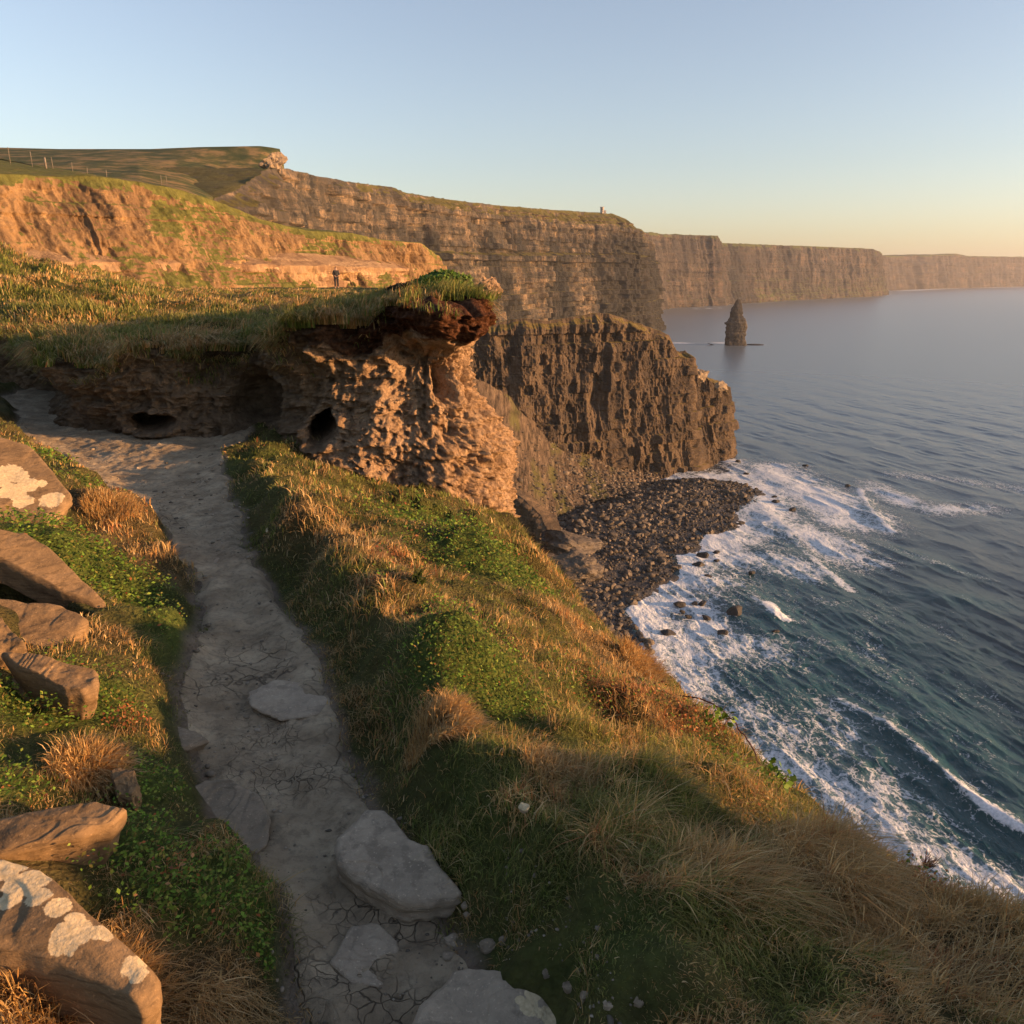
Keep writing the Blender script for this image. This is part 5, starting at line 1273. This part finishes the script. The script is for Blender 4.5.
def tuft(name, u, v, L, nb, cols_, lab, cat, spread=.08, base=None, droop=.5, up=.6, w=.0022, group=None):
    p = hit(u, v) if base is None else np.array(base)
    a = rng.uniform(0, 2 * math.pi, nb); q = np.sqrt(rng.uniform(0, 1, nb)) * spread
    x = p[0] + q * np.cos(a); y = p[1] + q * np.sin(a)
    z = (H(x, y) if base is None else p[2] + 0 * x) - .01
    c = cols_[rng.integers(0, len(cols_), nb)] * rng.uniform(.75, 1.25, (nb, 1))
    o = blades_mesh(name, x, y, z, L * rng.uniform(.6, 1.15, nb), w * rng.uniform(.7, 1.3, nb), up * (.45 * np.cos(a) + .55) + rng.normal(0, .25, nb), up * (.45 * np.sin(a) - .35) + rng.normal(0, .25, nb), c, c * .6 + .4 * DRY[1], droop)
    tag(o, lab, cat, group); return o
for u, v, L, s, lab in [(440, 725, .095, .12, 'bright straw tuft of dry grass rising at the shadow edge, centre of the picture'), (112, 505, .10, .16, 'round mop of dry orange grass between the spotted slab and the path'), (90, 770, .11, .09, 'tall dry tuft left of the small rounded stone'),
                        (560, 775, .075, .11, 'dry tuft lit on its right side, right of the bright straw tuft'), (60, 1010, .16, .12, 'long dry orange tuft in front of the big lichen rock'), (120, 1020, .13, .10, 'shorter dry tuft right of the one in front of the big lichen rock'), (640, 665, .14, .12, 'combed over dry tuft near the edge where the bramble starts')]:
    tuft('grass_tuft', u, v, L, 1500, DRY, lab, 'grass tuft', s, w=.0016, up=.75, group='dry grass tufts')
tuft('rosette_plant', 418, 580, .11, 46, np.array([(.04, .09, .02), (.06, .12, .03)]), 'small dark green plant with pointed strap leaves on the mound', 'plant', .025, up=1.0, w=.007)

def tube_mesh(name, paths, rad, mat, parent=None):
    V, Q, k0 = [], [], 0
    th = np.linspace(0, 2 * math.pi, 6, endpoint=False)
    for p in paths:
        p = np.array(p, float); n_ = len(p); t = np.gradient(p, axis=0); t /= np.linalg.norm(t, axis=1, keepdims=True) + 1e-9
        a = np.cross(t, [.31, .2, .93]); a /= np.linalg.norm(a, axis=1, keepdims=True) + 1e-9; b = np.cross(t, a)
        r = rad * np.linspace(1, .45, n_)[:, None, None]
        V.append((p[:, None] + r * (a[:, None] * np.cos(th)[None, :, None] + b[:, None] * np.sin(th)[None, :, None])).reshape(-1, 3))
        Q.append(grid_quads(n_, 6, True) + k0); k0 += n_ * 6
    return mesh_np(name, np.vstack(V), quads=np.vstack(Q), mat=mat, parent=parent)
def bush(name, c0, rad, nl, cols_, lab, s=.022):
    d = rng.normal(size=(nl, 3)); d /= np.linalg.norm(d, axis=1, keepdims=True); d[:, 2] = np.abs(d[:, 2])
    rr = (1 + .22 * fbm(d * 2.5 + c0[0], 3, 740)) * rng.uniform(.75, 1.05, nl)
    P = np.array(c0) + d * rr[:, None] * np.array(rad)
    nrm = d + rng.normal(0, .45, (nl, 3)); nrm /= np.linalg.norm(nrm, axis=1, keepdims=True)
    t1 = np.cross(nrm, rng.normal(size=(nl, 3))); t1 /= np.linalg.norm(t1, axis=1, keepdims=True); t2 = np.cross(nrm, t1)
    sz = (s * rng.uniform(.6, 1.4, nl))[:, None]
    V = np.stack([P - t1 * sz, P - t2 * sz * .6, P + t1 * sz, P + t2 * sz * .6], 1)
    c = cols_[rng.integers(0, len(cols_), nl)] * rng.uniform(.7, 1.3, (nl, 1))
    e = empty(name, c0); tag(e, lab, 'bush')
    V = V - np.array(c0)
    mesh_np('foliage', V.reshape(-1, 3), quads=(np.arange(nl) * 4)[:, None] + np.array([[0, 1, 2, 3]]), mat=M_BLADE, smooth=False, parent=e, cols={'Col': np.repeat(c, 4, 0)})
    nt = 30; St = []
    a = rng.uniform(0, 6.28, nt)
    vv, ee = [(0, 0, -.05)], []
    for k in range(nt):
        vv.append((math.cos(a[k]) * rad[0] * .5, math.sin(a[k]) * rad[1] * .5, rad[2] * rng.uniform(.3, .7))); ee.append((0, k + 1))
    tube_mesh('twigs', [[(0, 0, -.05), v_] for v_ in vv[1:]], .004, M_TWIG, e)
n = NT('twig', .8); n.col((.10, .05, .03)); M_TWIG = n.m
p = at_y(444, 291, 8.6); bush('leafy_bush', p, (.34, .26, .19), 5200, np.array([(.07, .14, .02), (.11, .19, .03), (.15, .20, .05)]), 'rounded bright green bush on top of the clay pillar')
p = at_y(408, 298, 9.0); bush('leafy_bush', p, (.26, .25, .16), 2600, np.array([(.03, .035, .015), (.05, .05, .02), (.06, .03, .015)]), 'low dark bush left of the bright green one on the pillar top')

# bramble stems and twigs
def stem(name, pts, rad, lab, cat):
    pts = np.array(pts); t = np.linspace(0, len(pts) - 1, 60); p = np.stack([np.interp(t, np.arange(len(pts)), pts[:, i]) for i in range(3)], -1)
    for _ in range(12): p[1:-1] = .5 * p[1:-1] + .25 * (p[:-2] + p[2:])
    p += .004 * vn(p * 25, 760)[:, None]
    tag(tube_mesh(name, [p], rad, M_BRAM), lab, cat)
n = NT('bramble_bark', .6); n.col(n.ramp(n.noise(n.pos(), 60, 3), [(.4, (.06, .02, .015)), (.6, (.14, .05, .035))])); M_BRAM = n.m
stem('bramble_stem', [at_y(u, v, y) for u, v, y in [(652, 700, 3.55), (668, 697, 3.55), (690, 696, 3.5), (712, 703, 3.4), (733, 720, 3.2), (748, 740, 3.0), (757, 757, 2.85), (762, 770, 2.8)]], .005, 'long red brown bramble stem arching out over the cliff edge', 'stem')
stem('bramble_stem', [at_y(u, v, y) for u, v, y in [(572, 668, 4.2), (590, 663, 4.2), (610, 660, 4.2), (640, 664, 4.1), (655, 674, 4.0)]], .005, 'shorter reddish bramble stem lying over the dry tuft higher up the edge', 'stem')
def twigs():
    b = hit(922, 866); b = at_y(925, 866, b[1]); e = empty('twiggy_shrub', b); tag(e, 'tiny bare twiggy shrub poking out over the sea at the grassy edge', 'shrub')
    ps = []
    for k in range(60):
        d = np.array([rng.normal(.5, .45), rng.normal(0, .4), abs(rng.normal(.9, .3))]); d /= np.linalg.norm(d); l = rng.uniform(.03, .085)
        ps.append([(0, 0, -.02), d * l * .5 + rng.normal(0, .006, 3), d * l])
    tube_mesh('twigs', ps, .0011, M_BRAM, e)
twigs()
def sprig(u, v, lab, nl=26, s=.016, h=.09):
    b = hit(u, v); e = empty('leafy_sprig', b); tag(e, lab, 'plant', 'leafy sprigs on the edge')
    t = rng.uniform(.1, 1, nl); a = rng.uniform(0, 6.28, nl)
    P = np.stack([.05 * t * 1.0 + .03 * np.cos(a), .03 * np.sin(a), h * t], -1)
    nrm = np.stack([np.cos(a), np.sin(a), .8 + 0 * a], -1) + rng.normal(0, .3, (nl, 3)); nrm /= np.linalg.norm(nrm, axis=1, keepdims=True)
    t1 = np.cross(nrm, rng.normal(size=(nl, 3))); t1 /= np.linalg.norm(t1, axis=1, keepdims=True); t2 = np.cross(nrm, t1)
    V = np.stack([P - t1 * s, P - t2 * s * .7, P + t1 * s, P + t2 * s * .7], 1)
    c = LEF[rng.integers(0, 3, nl)]
    mesh_np('leaves', V.reshape(-1, 3), quads=(np.arange(nl) * 4)[:, None] + np.array([[0, 1, 2, 3]]), mat=M_BLADE, smooth=False, parent=e, cols={'Col': np.repeat(c, 4, 0)})
    tube_mesh('stalk', [[(0, 0, -.02), (.05, 0, h)]], .002, M_BRAM, e)
for u, v, lab in [(706, 722, 'leafy green sprig at the cliff edge, nearest the arching bramble'), (718, 732, 'second leafy sprig just below the first on the edge'), (758, 782, 'leafy sprig below the tip of the arching bramble'), (772, 795, 'lowest leafy sprig, on the orange slope')]: sprig(u, v, lab)
print('all', time.time() - T0)
